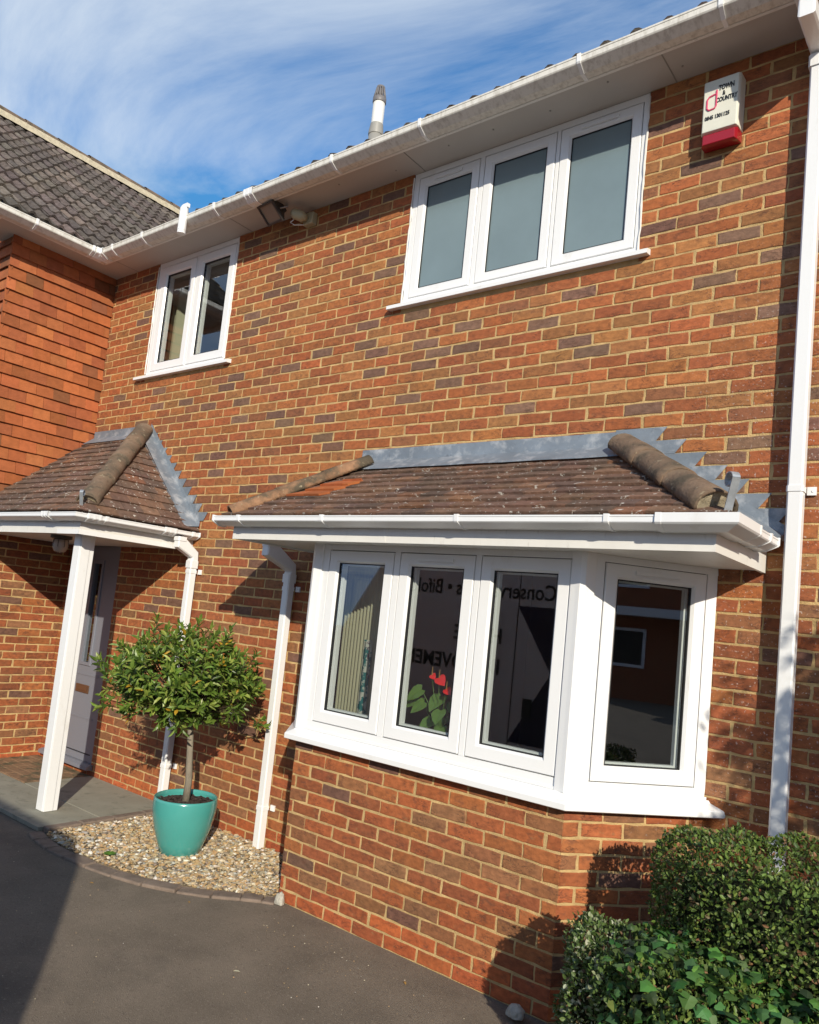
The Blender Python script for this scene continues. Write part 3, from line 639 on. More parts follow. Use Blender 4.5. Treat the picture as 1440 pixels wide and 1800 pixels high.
sweep(gx, [(0.001, -0.585), (0.001, -0.602)], [(o*.945, z*.74+ZBS+0.065) for o, z in OPU]); sweep(gx, [(-0.19, -0.816), (-0.215, -0.816)], [(o*.945, z*.74+ZBS+0.065) for o, z in OPU])
gx.build('gutter_corner', M['upvc'], H)

# bay roof
def plane_z(kind, x, y): pass
ZE = 2.292                                   # tile line at the eave
YE, YT, ZT = -0.885, -0.015, 2.79            # front slope from eave up to the wall
XR0, XR1, XL0, XL1 = 0.065, -0.735, -3.075, -2.585
BRf = empty('bay_roof', (-1.5, -0.4, 2.3), H); tag(BRf, 'mossy brown clay tiled hipped roof over the bay')
mb = MB()
fv = Vector((0, YT-YE, ZT-ZE)); fl = fv.length
tile_field(mb, (XL0, YE, ZE), (1, 0, 0), fv, [(0, 0), (XR0-XL0, 0), (XR1-XL0, fl), (XL1-XL0, fl)], 0.098, 0.165, PROOF, 11)
rv = Vector((XR1-XR0, 0, ZT-ZE)); rl = rv.length      # right slope faces +x
tile_field(mb, (XR0, YE, ZE), (0, 1, 0), rv, [(0, 0), (YT-YE, 0), (YT-YE, rl)], 0.098, 0.165, PROOF, 12)
lv = Vector((XL1-XL0, 0, ZT-ZE)); ll = lv.length
tile_field(mb, (XL0, YT, ZE), (0, -1, 0), lv, [(0, 0), (YT-YE, 0), (0, ll)], 0.098, 0.165, PROOF, 13)
e_ = 0.012
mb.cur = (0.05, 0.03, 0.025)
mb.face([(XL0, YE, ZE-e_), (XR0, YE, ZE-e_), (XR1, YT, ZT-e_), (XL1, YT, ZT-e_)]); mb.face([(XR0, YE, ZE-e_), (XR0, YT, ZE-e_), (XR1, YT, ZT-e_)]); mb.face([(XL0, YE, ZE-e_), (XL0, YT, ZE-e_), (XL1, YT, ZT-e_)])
mb.build('tiles', M['tile'], BRf)
mb = MB(); rng = random.Random(3)
tile_field(mb, (-2.78, -0.62, ZE+0.168), (1, 0, 0), fv, [(0.0, 0.0), (0.30, 0.0), (0.42, .30), (.20, .30)], 0.098, 0.165, [((0.42, 0.13, 0.045), 1), ((0.36, 0.115, 0.045), 1)], 41)
mb.build('newer_tile', M['hang'], BRf)['label'] = 'bright orange replacement tiles'
hip_run('hip_tile', (XR0-0.075, YE+0.075, ZE+0.045), (XR1-0.015, YT-0.045, ZT+0.03), 0.090, M['hip'], BRf, 1, 0.4)
hip_run('hip_tile', (XL0+0.05, YE+0.03, ZE+0.02), (XL1+0.0, YT-0.05, ZT+0.02), 0.070, M['hiporange'], BRf, 2, 0.36)
def hip_iron(p, d, parent, s=1.0):
    """scroll-ended strap: stands on the eave in front of the hip tile"""
    p = Vector(p); d = Vector(d).normalized(); mb = MB(); pts = []
    pts.append(p + d*0.10*s + Vector((0, 0, -0.01)))
    pts.append(p + Vector((0, 0, 0.0)))
    for k in range(15):
        a = R(170 - k*20); r = 0.034*s*(1-k*0.022); c = p + d*(-0.026*s) + Vector((0, 0, 0.135*s))
        pts.append(c + (-d)*math.cos(a)*r*-1 + Vector((0, 0, math.sin(a)*r)))
    side = d.cross(Vector((0, 0, 1))).normalized()*0.016*s
    for a, b in zip(pts, pts[1:]):
        t = (b-a).normalized(); nn = side.normalized().cross(t).normalized()*0.0025
        mb.mesh([a-side-nn, a+side-nn, a+side+nn, a-side+nn, b-side-nn, b+side-nn, b+side+nn, b-side+nn], [(0,1,2,3),(4,7,6,5),(0,4,5,1),(1,5,6,2),(2,6,7,3),(3,7,4,0)])
    mb.build('hip_iron', M['iron'], parent)
hip_iron((XR0-0.015, YE+0.015, ZE+0.005), (-0.68, 0.73, 0), BRf)
# lead on the bay roof
fl_ = MB()
rng = random.Random(2)
n = 16
for k in range(n):
    xa, xb = lerp(-2.72, -0.70, k/n), lerp(-2.72, -0.70, (k+1)/n)
    za = ZT+0.125
    ja, jb = 0.004*math.sin(k*1.7), 0.004*math.sin((k+1)*1.7)
    fl_.face([(xa, -0.004, za), (xb, -0.004, za), (xb, -0.010, ZT+0.045), (xa, -0.010, ZT+0.045)][::-1])
    za2 = ZE+(ZT-ZE)*((-0.145+ja)-YE)/(YT-YE)+0.032; zb2 = ZE+(ZT-ZE)*((-0.145+jb)-YE)/(YT-YE)+0.032
    fl_.face([(xa, -0.010, ZT+0.045), (xb, -0.010, ZT+0.045), (xb, -0.145+jb, zb2), (xa, -0.145+ja, za2)][::-1])
    fl_.face([(xa, -0.145+ja, za2), (xb, -0.145+jb, zb2), (xb, -0.145+jb, zb2-0.006), (xa, -0.145+ja, za2-0.006)][::-1])
fl_.build('lead_apron', M['lead'], BRf)
def stepped(name, x0, z0, dx, n, sgn, parent, plane, run):
    """saw-tooth lead let into the bed joints, plus the dressed strip lying on the tiles.
    plane(x,y)->z of the tile surface; run: extra flashing length"""
    mb = MB()
    for i in range(n):
        zt, zb = z0-0.075*i, z0-0.075*(i+1); xt = x0+sgn*dx*i; xn = x0+sgn*dx*(i-0.55)
        base = x0+sgn*(dx*i-0.14)
        pts = [(xt, -0.0045, zt), (xt-sgn*0.058, -0.0045, zb+0.004), (base-sgn*0.10, -0.0045, zb+0.004), (base-sgn*0.10, -0.0045, zt)]
        mb.prism(pts, (0, -0.003, 0))
    return mb
# right hand stepped flashing of bay
zfR = lambda x: ZE+(ZT-ZE)*(XR0-x)/(XR0-XR1)
mb = MB()
for i in range(7):
    zt = 2.925-0.075*i; zb = zt-0.075; xt = min(0.10, -0.530+0.108*i); xn = xt-0.060; lo = max(zb-0.05, 0)
    xs = XR0-(zb-ZE)/(ZT-ZE)*(XR0-XR1) if i < 8 else xt
    xl = min(xs-0.13, xt-0.10) if i else -0.82
    dz = 0.0015*(i % 2)
    mb.prism([(xl, -0.0035-dz, zt), (xt, -0.0035-dz, zt), (xn, -0.0035-dz, zb), (xl, -0.0035-dz, zb)], (0, -0.0025, 0))
w_ = 0.115
mb.face([(XR1+0.02, -0.012, zfR(XR1+0.02)+0.052), (XR0+0.01, -0.012, ZE+0.052), (XR0+0.01, -w_, ZE+0.032), (XR1+0.02, -w_, zfR(XR1+0.02)+0.032)])
mb.face([(XR1+0.02, -0.0075, zfR(XR1+0.02)+0.10), (XR0+0.01, -0.0075, ZE+0.10), (XR0+0.01, -0.012, ZE+0.052), (XR1+0.02, -0.012, zfR(XR1+0.02)+0.052)])
mb.face([(XR0+0.01, -0.012, ZE+0.052), (XR0+0.01, -w_, ZE+0.032), (XR0+0.01, -w_, ZE+0.02), (XR0+0.01, -0.012, ZE+0.02)])
mb.face([(XR1+0.02, -w_, zfR(XR1+0.02)+0.032), (XR0+0.01, -w_, ZE+0.032), (XR0+0.01, -w_, ZE+0.02), (XR1+0.02, -w_, zfR(XR1+0.02)+0.02)])
mb.build('stepped_flashing', M['lead'], BRf)

# ------------------------------------------------------------------ porch roof, post
PX, PYF = -4.57, -1.02                       # fascia corner
ZPS = 2.150
P_ = empty('porch_roof', (-5.5, -0.5, 2.3), H); tag(P_, 'mossy clay tiled hipped porch roof beside the tile hung wall')
PE = [(PX, 0.0), (PX, PYF), (-7.6, PYF)]
mb = MB(); mb.prism([(PX-0.021, -0.001, ZPS), (PX-0.021, PYF+0.021, ZPS), (-6.60, PYF+0.021, ZPS), (-6.60, -0.001, ZPS)], (0, 0, 0.012)); mb.build('porch_ceiling', M['upvc_old'], P_)
mb = MB(); sweep(mb, PE, [(0.0, ZPS-0.012), (0.0, ZPS+0.125), (-0.02, ZPS+0.125), (-0.02, ZPS-0.012)]); mb.build('porch_fascia', M['upvc_old'], P_)
mb = MB(); sweep(mb, [(PX, -0.16), (PX, PYF), (-4.9, PYF)], [(0.001, ZPS-0.014), (0.004, ZPS-0.014), (0.004, ZPS+0.022), (0.001, ZPS+0.022)]); mb.build('fascia_strip', M['upvc'], P_)
gutter('porch_gutter', [(PX+0.001, -0.02), (PX+0.001, PYF-0.001), (-7.6, PYF-0.001)], ZPS+0.082, M['upvc'], H, [(0, .05), (0, .84), (1, .36), (1, 1.2)], unions=[(0, .23), (0, .90), (1, .30)], stops=[(0, -0.004)], zs=0.72)
ZPE = ZPS+0.150; XE = PX+0.075; YEP = PYF-0.075; XT = -5.435; YTP = -0.015; ZPT = 3.215; XW = -6.435
mb = MB()
rv = Vector((XT-XE, 0, ZPT-ZPE)); rl = rv.length
tile_field(mb, (XE, YEP, ZPE), (0, 1, 0), rv, [(0, 0), (YTP-YEP, 0), (YTP-YEP, rl)], 0.098, 0.165, PROOF, 21)
fv = Vector((0, YTP-YEP, ZPT-ZPE)); fl = fv.length
tile_field(mb, (-7.6, YEP, ZPE), (1, 0, 0), fv, [(0, 0), (XE+7.6, 0), (XT+7.6, fl), (XW+7.6+0.02, fl), (XW+7.6+0.02, 0.06), (0, 0.06)] if False else [(XW+7.6-0.0, 0), (XE+7.6, 0), (XT+7.6, fl), (XW+7.6-0.0, fl)], 0.098, 0.165, PROOF, 22)
tile_field(mb, (-7.6, YEP, ZPE), (1, 0, 0), fv, [(0, 0), (XW+7.6, 0), (XW+7.6, 0.09), (0, 0.09)], 0.098, 0.165, PROOF, 23)
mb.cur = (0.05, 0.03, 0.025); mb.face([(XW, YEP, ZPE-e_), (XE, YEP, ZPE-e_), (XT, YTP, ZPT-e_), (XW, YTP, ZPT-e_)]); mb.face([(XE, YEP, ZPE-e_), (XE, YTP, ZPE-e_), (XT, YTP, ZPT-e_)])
mb.build('tiles', M['tile'], P_)
hip_run('hip_tile', (XE-0.11, YEP+0.12, ZPE+0.085), (XT-0.01, YTP-0.05, ZPT+0.04), 0.082, M['hip'], P_, 3, 0.42)
hip_iron((XE-0.05, YEP+0.05, ZPE+0.03), (-1, 1.05, 0), P_, 0.8)
mb = MB()
zfP = lambda x: ZPE+(ZPT-ZPE)*(XE-x)/(XE-XT)
for i in range(12):
    zt = 3.30-0.075*i; zb = zt-0.075; xt = -5.40+0.0895*i; xn = xt-0.050
    xs = XE-(zb-ZPE)/(ZPT-ZPE)*(XE-XT); xl = min(xs-0.12, xt-0.08) if i else -5.62; dz = 0.0015*(i % 2)
    mb.prism([(xl, -0.0035-dz, zt), (xt, -0.0035-dz, zt), (xn, -0.0035-dz, zb), (xl, -0.0035-dz, zb)], (0, -0.0025, 0))
mb.face([(XT, -0.012, zfP(XT)+0.05), (XE-0.01, -0.012, ZPE+0.05), (XE-0.01, -0.15, ZPE+0.032), (XT+0.02, -0.15, zfP(XT)+0.032)])
mb.face([(XT, -0.0075, zfP(XT)+0.11), (XE-0.01, -0.0075, ZPE+0.09), (XE-0.01, -0.012, ZPE+0.05), (XT, -0.012, zfP(XT)+0.05)])
mb.face([(XT, -0.15, zfP(XT)+0.032), (XE-0.01, -0.15, ZPE+0.032), (XE-0.01, -0.15, ZPE+0.02), (XT, -0.15, zfP(XT)+0.02)])
mb.build('stepped_flashing', M['lead'], P_)
mb = MB(); mb.prism([(-6.44, -0.004, ZPT-0.02), (-5.5, -0.004, ZPT+0.02), (-5.5, -0.004, ZPT+0.095), (-6.44, -0.004, ZPT+0.095)], (0, -0.003, 0))
mb.face([(-6.44, -0.009, ZPT+0.03), (-5.45, -0.009, ZPT+0.03), (-5.50, -0.12, zfP(XT)-0.09+0.035), (-6.44, -0.12, zfP(XT)-0.09+0.035)]); mb.build('lead_apron', M['lead'], P_)
# porch post: square casing with cover strips
mb = MB(); a, b = (-4.855, -0.895), (-4.745, -0.785)
mb.box((a[0], a[1], 0.036), (b[0], b[1], ZPS)); mb.box((b[0], a[1]-0.002, 0.037), (b[0]+0.006, a[1]+0.072, ZPS-0.001)); mb.box((a[0]+0.004, a[1]-0.005, 0.037), (b[0]-0.012, a[1], ZPS-0.001))
mb.build('porch_post', M['upvc'], H, bevel=0.003)

# ------------------------------------------------------------------ downpipes
def downpipe(x, ztop, zbot, start, parent, clips, yc=-0.062, label=None, wd=0.065):
    D = empty('downpipe', (x, yc, zbot), parent)
    if label: D['label'] = label
    mb = MB(); mb.tube([(x, yc, zbot), (x, yc, ztop)], 0, square=(wd, wd)); mb.build('pipe', M['upvc'], D)
    mb = MB(); s = Vector(start); e = Vector((x, yc, ztop+0.005))
    mb.tube([s, s+Vector((0, 0, -0.05)), e+Vector((0, 0, 0.06)), e], 0, square=(wd+0.008, wd+0.008)); mb.tube([s+Vector((0, 0, 0.0)), s+Vector((0, 0, -0.035))], 0, square=(wd+0.018, wd+0.018)); mb.tube([e+Vector((0, 0, -0.05)), e+Vector((0, 0, 0.012))], 0, square=(wd+0.015, wd+0.015)); mb.build('swan_neck', M['upvc'], D)
    for z in clips:
        mb = MB(); h = wd/2+0.004; mb.tube([(x, yc, z-0.014), (x, yc, z+0.014)], 0, square=(2*h, 2*h)); mb.box((x+h-0.002, -0.014, z-0.018), (x+h+0.038, -0.002, z+0.022)); mb.box((x-h-0.010, -0.014, z-0.012), (x-h+0.002, -0.002, z+0.012))
        mb.tube([(x+h+0.024, -0.018, z+0.002), (x+h+0.024, -0.012, z+0.002)], 0.006, 8); mb.build('clip', M['upvc'], D)
    return D
mb = MB(); mb.mesh([(0.055, -0.425, 4.99), (0.215, -0.425, 4.99), (0.215, -0.305, 4.99), (0.055, -0.305, 4.99), (0.075, -0.410, 4.845), (0.195, -0.410, 4.845), (0.195, -0.310, 4.845), (0.075, -0.310, 4.845)], [(0,1,2,3),(7,6,5,4),(0,4,5,1),(1,5,6,2),(2,6,7,3),(3,7,4,0)]); mb.build('gutter_outlet', M['upvc_old'], H, bevel=0.006)
downpipe(0.130, 4.735, 0.02, (0.130, -0.355, 4.90), H, [2.553], yc=-0.070, label='tall white downpipe at the right end of the wall', wd=0.068)
downpipe(-3.270, 1.975, 0.02, (-3.265, -0.29, 2.205), H, [1.885, 0.30], yc=-0.056, label='white downpipe between bay and potted tree')
downpipe(-4.470, 2.035, 0.03, (-4.470, -0.20, 2.235), H, [1.96, 0.36], yc=-0.056, label='white downpipe behind the potted tree')

# ------------------------------------------------------------------ door
D = empty('door', (-6.1, 0.0, 0.1), H); tag(D, 'grey front door in a grey frame')
TD = frame2((0, 0.012), (1, 0), (0, -1))
mb = MB(); ring(mb, TD, (-6.502, -5.673, 0.125, 2.216), 0.062, -0.09, 0.0); mb.build('frame', M['grey'], D)
mb = MB(); 
gx0, gx1, gz0, gz1 = -6.13, -5.99, 1.02, 1.98
for a, b in (((-6.432, -0.06, 0.195), (gx0, -0.014, 2.146)), ((gx1, -0.06, 0.195), (-5.743, -0.014, 2.146)), ((gx0, -0.06, 0.195), (gx1, -0.014, gz0)), ((gx0, -0.06, gz1), (gx1, -0.014, 2.146))): mb.obox(TD, a, b)
mb.build('leaf', M['grey'], D)
mb = MB()
ring(mb, TD, (gx0-0.03, gx1+0.03, gz0-0.03, gz1+0.03), 0.034, -0.014, -0.004); mb.obox(TD, (-6.36, -0.014, 0.50), (-5.80, -0.009, 0.515)); mb.obox(TD, (-6.36, -0.014, 0.90), (-5.80, -0.009, 0.915)); mb.build('moulding', M['grey'], D)
mb = MB(); mb.obox(TD, (-6.440, -0.055, 0.187), (-6.432, -0.016, 2.153)); mb.obox(TD, (-5.743, -0.055, 0.187), (-5.735, -0.016, 2.153)); mb.obox(TD, (-6.432, -0.055, 0.185), (-5.743, -0.010, 0.195)); mb.build('gasket', M['black'], D)
mb = MB(); mb.face([TD(gx0, -0.03, gz0), TD(gx1, -0.03, gz0), TD(gx1, -0.03, gz1), TD(gx0, -0.03, gz1)]); mb.build('pane', M['glass'], D)
mb = MB(); mb.obox(TD, (-6.16, -0.014, 0.735), (-5.93, -0.003, 0.81)); mb.obox(TD, (-6.14, -0.003, 0.755), (-5.95, 0.002, 0.795)); mb.build('letterbox', M['copper'], D, bevel=0.003)
mb = MB(); mb.prism([TD(-6.545, n, z) for n, z in [(-0.10, 0.125), (0.03, 0.125), (0.072, 0.112), (0.075, 0.082), (0.0, 0.076), (-0.10, 0.076)]], (0.90, 0, 0)); mb.build('door_sill', M['grey'], D)
mb = MB(); mb.tube([(-6.40, -0.03, 1.10), (-6.40, -0.03, 1.02)], 0.012, 10); mb.tube([(-6.40, -0.035, 1.08), (-6.29, -0.045, 1.08)], 0.009, 10); mb.build('handle', M['iron'], D)

# ------------------------------------------------------------------ flue
FL = empty('flue', (-3.9, 1.0, 5.85), H)
FX, FY, Z0f = -3.93, 1.0, 5.72
mb = MB(); mb.smooth = True; mb.lathe(FX, FY, [(0.0680, Z0f), (0.0680, 6.300), (0.0, 6.300)], 28); mb.build('base_sleeve', M['flueg'], FL)
mb = MB(); mb.smooth = True; mb.lathe(FX, FY, [(0.0720, 6.300), (0.0736, 6.320), (0.0624, 6.400), (0.0624, 6.410), (0.0, 6.410)], 28); mb.build('collar', M['flueg'], FL)
mb = MB(); mb.smooth = True; mb.lathe(FX, FY, [(0.0576, 6.390), (0.0576, 6.650), (0.0, 6.650)], 28); mb.build('pipe', M['flue'], FL)
mb = MB(); mb.smooth = True; mb.lathe(FX, FY, [(0.0624, 6.630), (0.0656, 6.640), (0.0640, 6.680), (0.0480, 6.690), (0.0464, 6.680)], 28)
for k in range(14):
    a = 2*math.pi*k/14; mb.tube([(FX+0.059*math.cos(a), FY+0.059*math.sin(a), 6.670), (FX+0.036*math.cos(a), FY+0.036*math.sin(a), 6.790)], 0.007, 6)
mb.lathe(FX, FY, [(0.0416, 6.785), (0.0400, 6.800), (0.0, 6.805)], 24); mb.lathe(FX, FY, [(0.0240, 6.670), (0.0240, 6.790)], 16); mb.build('terminal', M['flued'], FL)

# ------------------------------------------------------------------ tile hung house (wing)
Wg = empty('tile_hung_house', (-9.0, 2.0, 0)); tag(Wg, 'projecting house wing with orange hung tiles above brick, dark roof at the left', 'house')
TS = frame2((-6.62, 0), (0, -1), (1, 0))     # side wall lower: u runs towards the camera
brick_wall('side_wall', TS, 0.0, 1.0, 2.9, Wg, 31, phase=0.06, palf=lambda K, u: PLINTH if K < 2 else DEEP)
mb = MB(); mb.cur = RED[0][0]; mb.box((-12.4, -0.999, 0), (-6.627, 8.0, 4.95)); mb.build('core_wall', M['brick'], Wg)
mb = MB(); mb.cur = (0.2, 0.07, 0.03); mb.box((-12.4, -1.02, 2.30), (-6.475, 8.0, 4.93)); mb.build('upper_wall', M['hang'], Wg)
HANG = [((0.38,0.118,0.044),6),((0.32,0.100,0.042),5),((0.41,0.138,0.052),3),((0.31,0.10,0.038),2),((0.22,0.085,0.04),1.3)]
mb = MB()
tile_field(mb, (-6.473, -1.055, 2.2825), (0, 1, 0), (0, 0, 1), [(0, 0), (1.053, 0), (1.053, 2.6675), (0, 2.6675)], 0.1125, 0.166, HANG, 32, thick=0.013, tip=0.032, top=0.010, wob=0.002)
mb.build('hung_tiles', M['hang'], Wg)
for v in ():
    pass
mb = MB()
tile_field(mb, (-12.4, -1.022, 2.2825), (1, 0, 0), (0, 0, 1), [(0, 0), (5.947, 0), (5.947, 2.6675), (0, 2.6675)], 0.1125, 0.166, HANG, 33, thick=0.013, tip=0.032, top=0.010, wob=0.002)
mb.build('hung_tiles', M['hang'], Wg)
mb = MB(); sweep(mb, [EAVE[1], EAVE[2], EAVE[3]], [(0, ZS-0.024), (0, ZS+0.13), (-0.02, ZS+0.13), (-0.02, ZS-0.024)]); 
mb.build('fascia', M['upvc_old'], Wg)
mb = MB(); mb.prism([(-6.196, -0.281, ZS), (-6.196, -1.279, ZS), (-6.75, -1.279, ZS), (-6.75, -1.0, ZS), (-6.47, -1.0, ZS), (-6.47, 0.0, ZS), (-6.151, 0.0, ZS), (-6.151, -0.281, ZS)], (0, 0, 0.012)); mb.build('soffit', M['soffit'], Wg)
mb = MB(); mb.cur=(.7,.7,.7); mb.box((-6.1735, -1.296, ZS-0.023), (-6.1715, -0.302, ZS-0.008)); mb.build('drip_edge', M['upvc'], Wg)
th = R(38.5); XRW = -9.35; vl = (6.14+XRW*-1-12.28+6.14) if False else (-(XRW)-6.14)/math.cos(th)
wavy_roof('roof', (-6.105, -1.38, 5.010), (0, 1, 0), (-math.cos(th), 0, math.sin(th)), 8.2, vl, Wg, seed=17, pitch=0.135, gauge=0.25, amp=0.027)
zr2 = 5.035+vl*math.sin(th)
mb = MB(); mb.cur = (0.1, 0.09, 0.08); mb.prism([(XRW, -1.36, zr2), (XRW, 7.0, zr2), (2*XRW+6.12, 7.0, 5.035), (2*XRW+6.12, -1.36, 5.035)], (0, 0, -0.05)); mb.build('far_roof', M['conc'], Wg)
mb = MB(); mb.cur = HANG[0][0]; mb.prism([(-6.47, -1.0, 4.93), (2*XRW+6.47, -1.0, 4.93), (XRW, -1.0, zr2-0.1)], (0, 0.1, 0)); mb.build('gable_wall', M['hang'], Wg)
mb = MB(); mb.smooth = True                    # ridge tiles with pale bedding
rg = random.Random(6); yy = -1.36
while yy < 6.8:
    y2 = yy+0.44; r0 = 0.125
    ringa = [(XRW+math.cos(t)*r0, math.sin(t)*r0*0.75) for t in [math.pi*k/10 for k in range(11)]]
    dz = rg.uniform(-.004, .006)
    vs = [(x, yy, zr2+0.03+z+dz) for x, z in ringa]+[(x, y2, zr2+0.02+z*0.95+dz) for x, z in ringa]
    mb.mesh(vs, [(k, 11+k, 12+k, k+1) for k in range(10)]); yy += 0.445
mb.build('ridge_tiles', M['hip'], Wg)
mb = MB(); rg = random.Random(7); yy = -1.36
while yy < 6.8:
    a = 0.10+rg.uniform(-.015, .02); mb.prism([(XRW+0.05, yy, zr2+0.085), (XRW+0.115, yy, zr2+0.045), (XRW+0.16+a*.3, yy, zr2-0.085), (XRW+0.05, yy, zr2-0.02)], (0, 0.16, 0)); yy += 0.155
mb.build('ridge_bedding', M['pointing'], Wg)
mb = MB(); mb.box((-6.13, -1.37, 4.99), (-6.24, -1.33, 5.05)); mb.prism([(-6.14, -1.385, 5.02), (XRW, -1.385, zr2-0.01), (XRW, -1.385, zr2+0.05), (-6.14, -1.385, 5.08)], (0, 0.03, 0)); mb.build('verge', M['pointing'], Wg)

# ------------------------------------------------------------------ writing
def text_obj(name, body, T, size, ma, parent, at, condense=1.0, depth=0.0012, bold=0.0, align='LEFT', n0=0.001):
    """letters as real thin geometry; T(u,n,z) maps text x to u, text y to z"""
    cu = bpy.data.curves.new('tmp_text', 'FONT'); cu.body = body; cu.size = size; cu.extrude = depth; cu.offset = bold; cu.align_x = align; cu.resolution_u = 3
    to = bpy.data.objects.new('tmp_text', cu); C.objects.link(to); dg = bpy.context.evaluated_depsgraph_get(); dg.update()
    me = bpy.data.meshes.new_from_object(to.evaluated_get(dg)); bpy.data.objects.remove(to)
    off = wloc(parent) if parent else Vector((0, 0, 0))
    for v in me.vertices: v.co = T(at[0]+v.co.x*condense, n0+v.co.z, at[1]+v.co.y) - off
    me.materials.clear(); me.materials.append(ma); me.name = name
    o = bpy.data.objects.new(name, me); C.objects.link(o)
    if parent: o.parent = parent; o.matrix_parent_inverse = Matrix.Identity(4)
    return o

# ------------------------------------------------------------------ alarm box
A = empty('alarm_box', (-0.335, 0, 4.45)); tag(A, 'cream burglar alarm box with red base high on the brick wall', 'alarm box')
def taper_box(name, x0, x1, z0, z1, yf, inset, ma, top_in=0.0, bot_in=0.0):
    mb = MB(); i = inset
    vs = [(x0, 0.0, z0+bot_in), (x1, 0.0, z0+bot_in), (x1, 0.0, z1-top_in), (x0, 0.0, z1-top_in), (x0+i*0.3, yf*0.78, z0), (x1-i*0.3, yf*0.78, z0), (x1-i*0.3, yf*0.78, z1), (x0+i*0.3, yf*0.78, z1), (x0+i, yf, z0+0.004), (x1-i, yf, z0+0.004), (x1-i, yf, z1-0.008), (x0+i, yf, z1-0.008)]
    mb.mesh(vs, [(0,1,5,4),(1,2,6,5),(2,3,7,6),(3,0,4,7),(4,5,9,8),(5,6,10,9),(6,7,11,10),(7,4,8,11),(8,9,10,11),(3,2,1,0)]); return mb.build(name, ma, A, bevel=0.004)
taper_box('cover', -0.437, -0.237, 4.512, 4.815, -0.092, 0.012, M['alarm'])
taper_box('strobe_base', -0.434, -0.240, 4.442, 4.510, -0.088, 0.014, M['red'], bot_in=0.012)
TA = frame2((-0.337, -0.0925), (1, 0), (0, -1))
text_obj('lettering', 'TOWN', TA, 0.040, M['ink'], A, (-0.012, 4.737), 0.62, bold=0.0012)
text_obj('lettering', '&', TA, 0.036, M['ink'], A, (0.010, 4.704), 0.6, bold=0.0008)
text_obj('lettering', 'COUNTRY', TA, 0.036, M['ink'], A, (-0.022, 4.670), 0.62, bold=0.0010)
text_obj('lettering', '0845 1301125', TA, 0.030, M['ink'], A, (-0.076, 4.582), 0.74, bold=0.0009)
mb = MB()
pts = [(-0.018, 4.742), (-0.018, 4.655), (-0.026, 4.640), (-0.055, 4.637), (-0.066, 4.650), (-0.066, 4.700), (-0.055, 4.714), (-0.018, 4.722)]
for a, b in zip(pts, pts[1:]): mb.tube([TA(a[0]-0.003, 0.0012, a[1]), TA(b[0]-0.003, 0.0012, b[1])], 0.0046, 6)
mb.build('logo', M['pink'], A)

# ------------------------------------------------------------------ floodlight and sensor under the soffit
Fl = empty('floodlight', (-3.74, -0.2, 4.93)); tag(Fl, 'black floodlight hanging under the eaves', 'floodlight')
fd = Vector((-0.10, -0.62, -0.78)).normalized(); fr = Vector((0.99, -0.12, -0.03)); fr = (fr-fd*fr.dot(fd)).normalized(); fu = fr.cross(fd).normalized()
fc = Vector((-3.79, -0.235, 4.865))
def TF(u, n, z): return fc + fr*u + fd*n + fu*z
mb = MB(); ring(mb, TF, (-0.105, 0.105, -0.085, 0.085), 0.016, -0.012, 0.012); mb.build('bezel', M['darkmetal'], Fl)
mb = MB(); mb.face([TF(-0.09, 0.002, -0.07), TF(0.09, 0.002, -0.07), TF(0.09, 0.002, 0.07), TF(-0.09, 0.002, 0.07)]); mb.build('lens', M['lens'], Fl)
mb = MB(); mb.mesh([TF(-0.10,-0.012,-0.08),TF(0.10,-0.012,-0.08),TF(0.10,-0.012,0.08),TF(-0.10,-0.012,0.08),TF(-0.06,-0.085,-0.045),TF(0.06,-0.085,-0.045),TF(0.06,-0.085,0.045),TF(-0.06,-0.085,0.045)], [(0,1,5,4),(1,2,6,5),(2,3,7,6),(3,0,4,7),(4,5,6,7)])
for k in range(7): mb.obox(TF, (-0.075+k*0.024, -0.10, -0.05), (-0.071+k*0.024, -0.04, 0.05))
mb.build('housing', M['darkmetal'], Fl)
mb = MB(); mb.tube([TF(-0.11, -0.02, 0), (-3.89, -0.19, 4.90), (-3.80, -0.15, 4.935), (-3.70, -0.15, 4.935), (-3.64, -0.20, 4.90), TF(0.11, -0.02, 0)], 0, square=(0.02, 0.005)); mb.build('bracket', M['iron'], Fl)
Se = empty('motion_sensor', (-3.55, 0, 4.80)); tag(Se, 'ivory motion sensor beside the black floodlight', 'sensor')
mb = MB(); mb.box((-3.60, -0.055, 4.80), (-3.49, -0.001, 4.90)); mb.build('base', M['ivory'], Se, bevel=0.008)
mb = MB(); mb.tube([(-3.56, -0.05, 4.84), (-3.575, -0.10, 4.865)], 0.018, 10); mb.build('neck', M['ivory'], Se)
mb = MB(); mb.smooth = True; mb.tube([(-3.53, -0.085, 4.83), (-3.56, -0.10, 4.845), (-3.62, -0.13, 4.87), (-3.64, -0.135, 4.878)], [0.02, 0.042, 0.042, 0.03], 12); mb.build('head', M['ivory'], Se)
mb = MB(); mb.tube([(-3.62, -0.10, 4.86), (-3.65, -0.14, 4.80), (-3.62, -0.12, 4.78), (-3.58, -0.04, 4.81)], 0.004, 6); mb.build('cable', M['upvc_old'], Se)

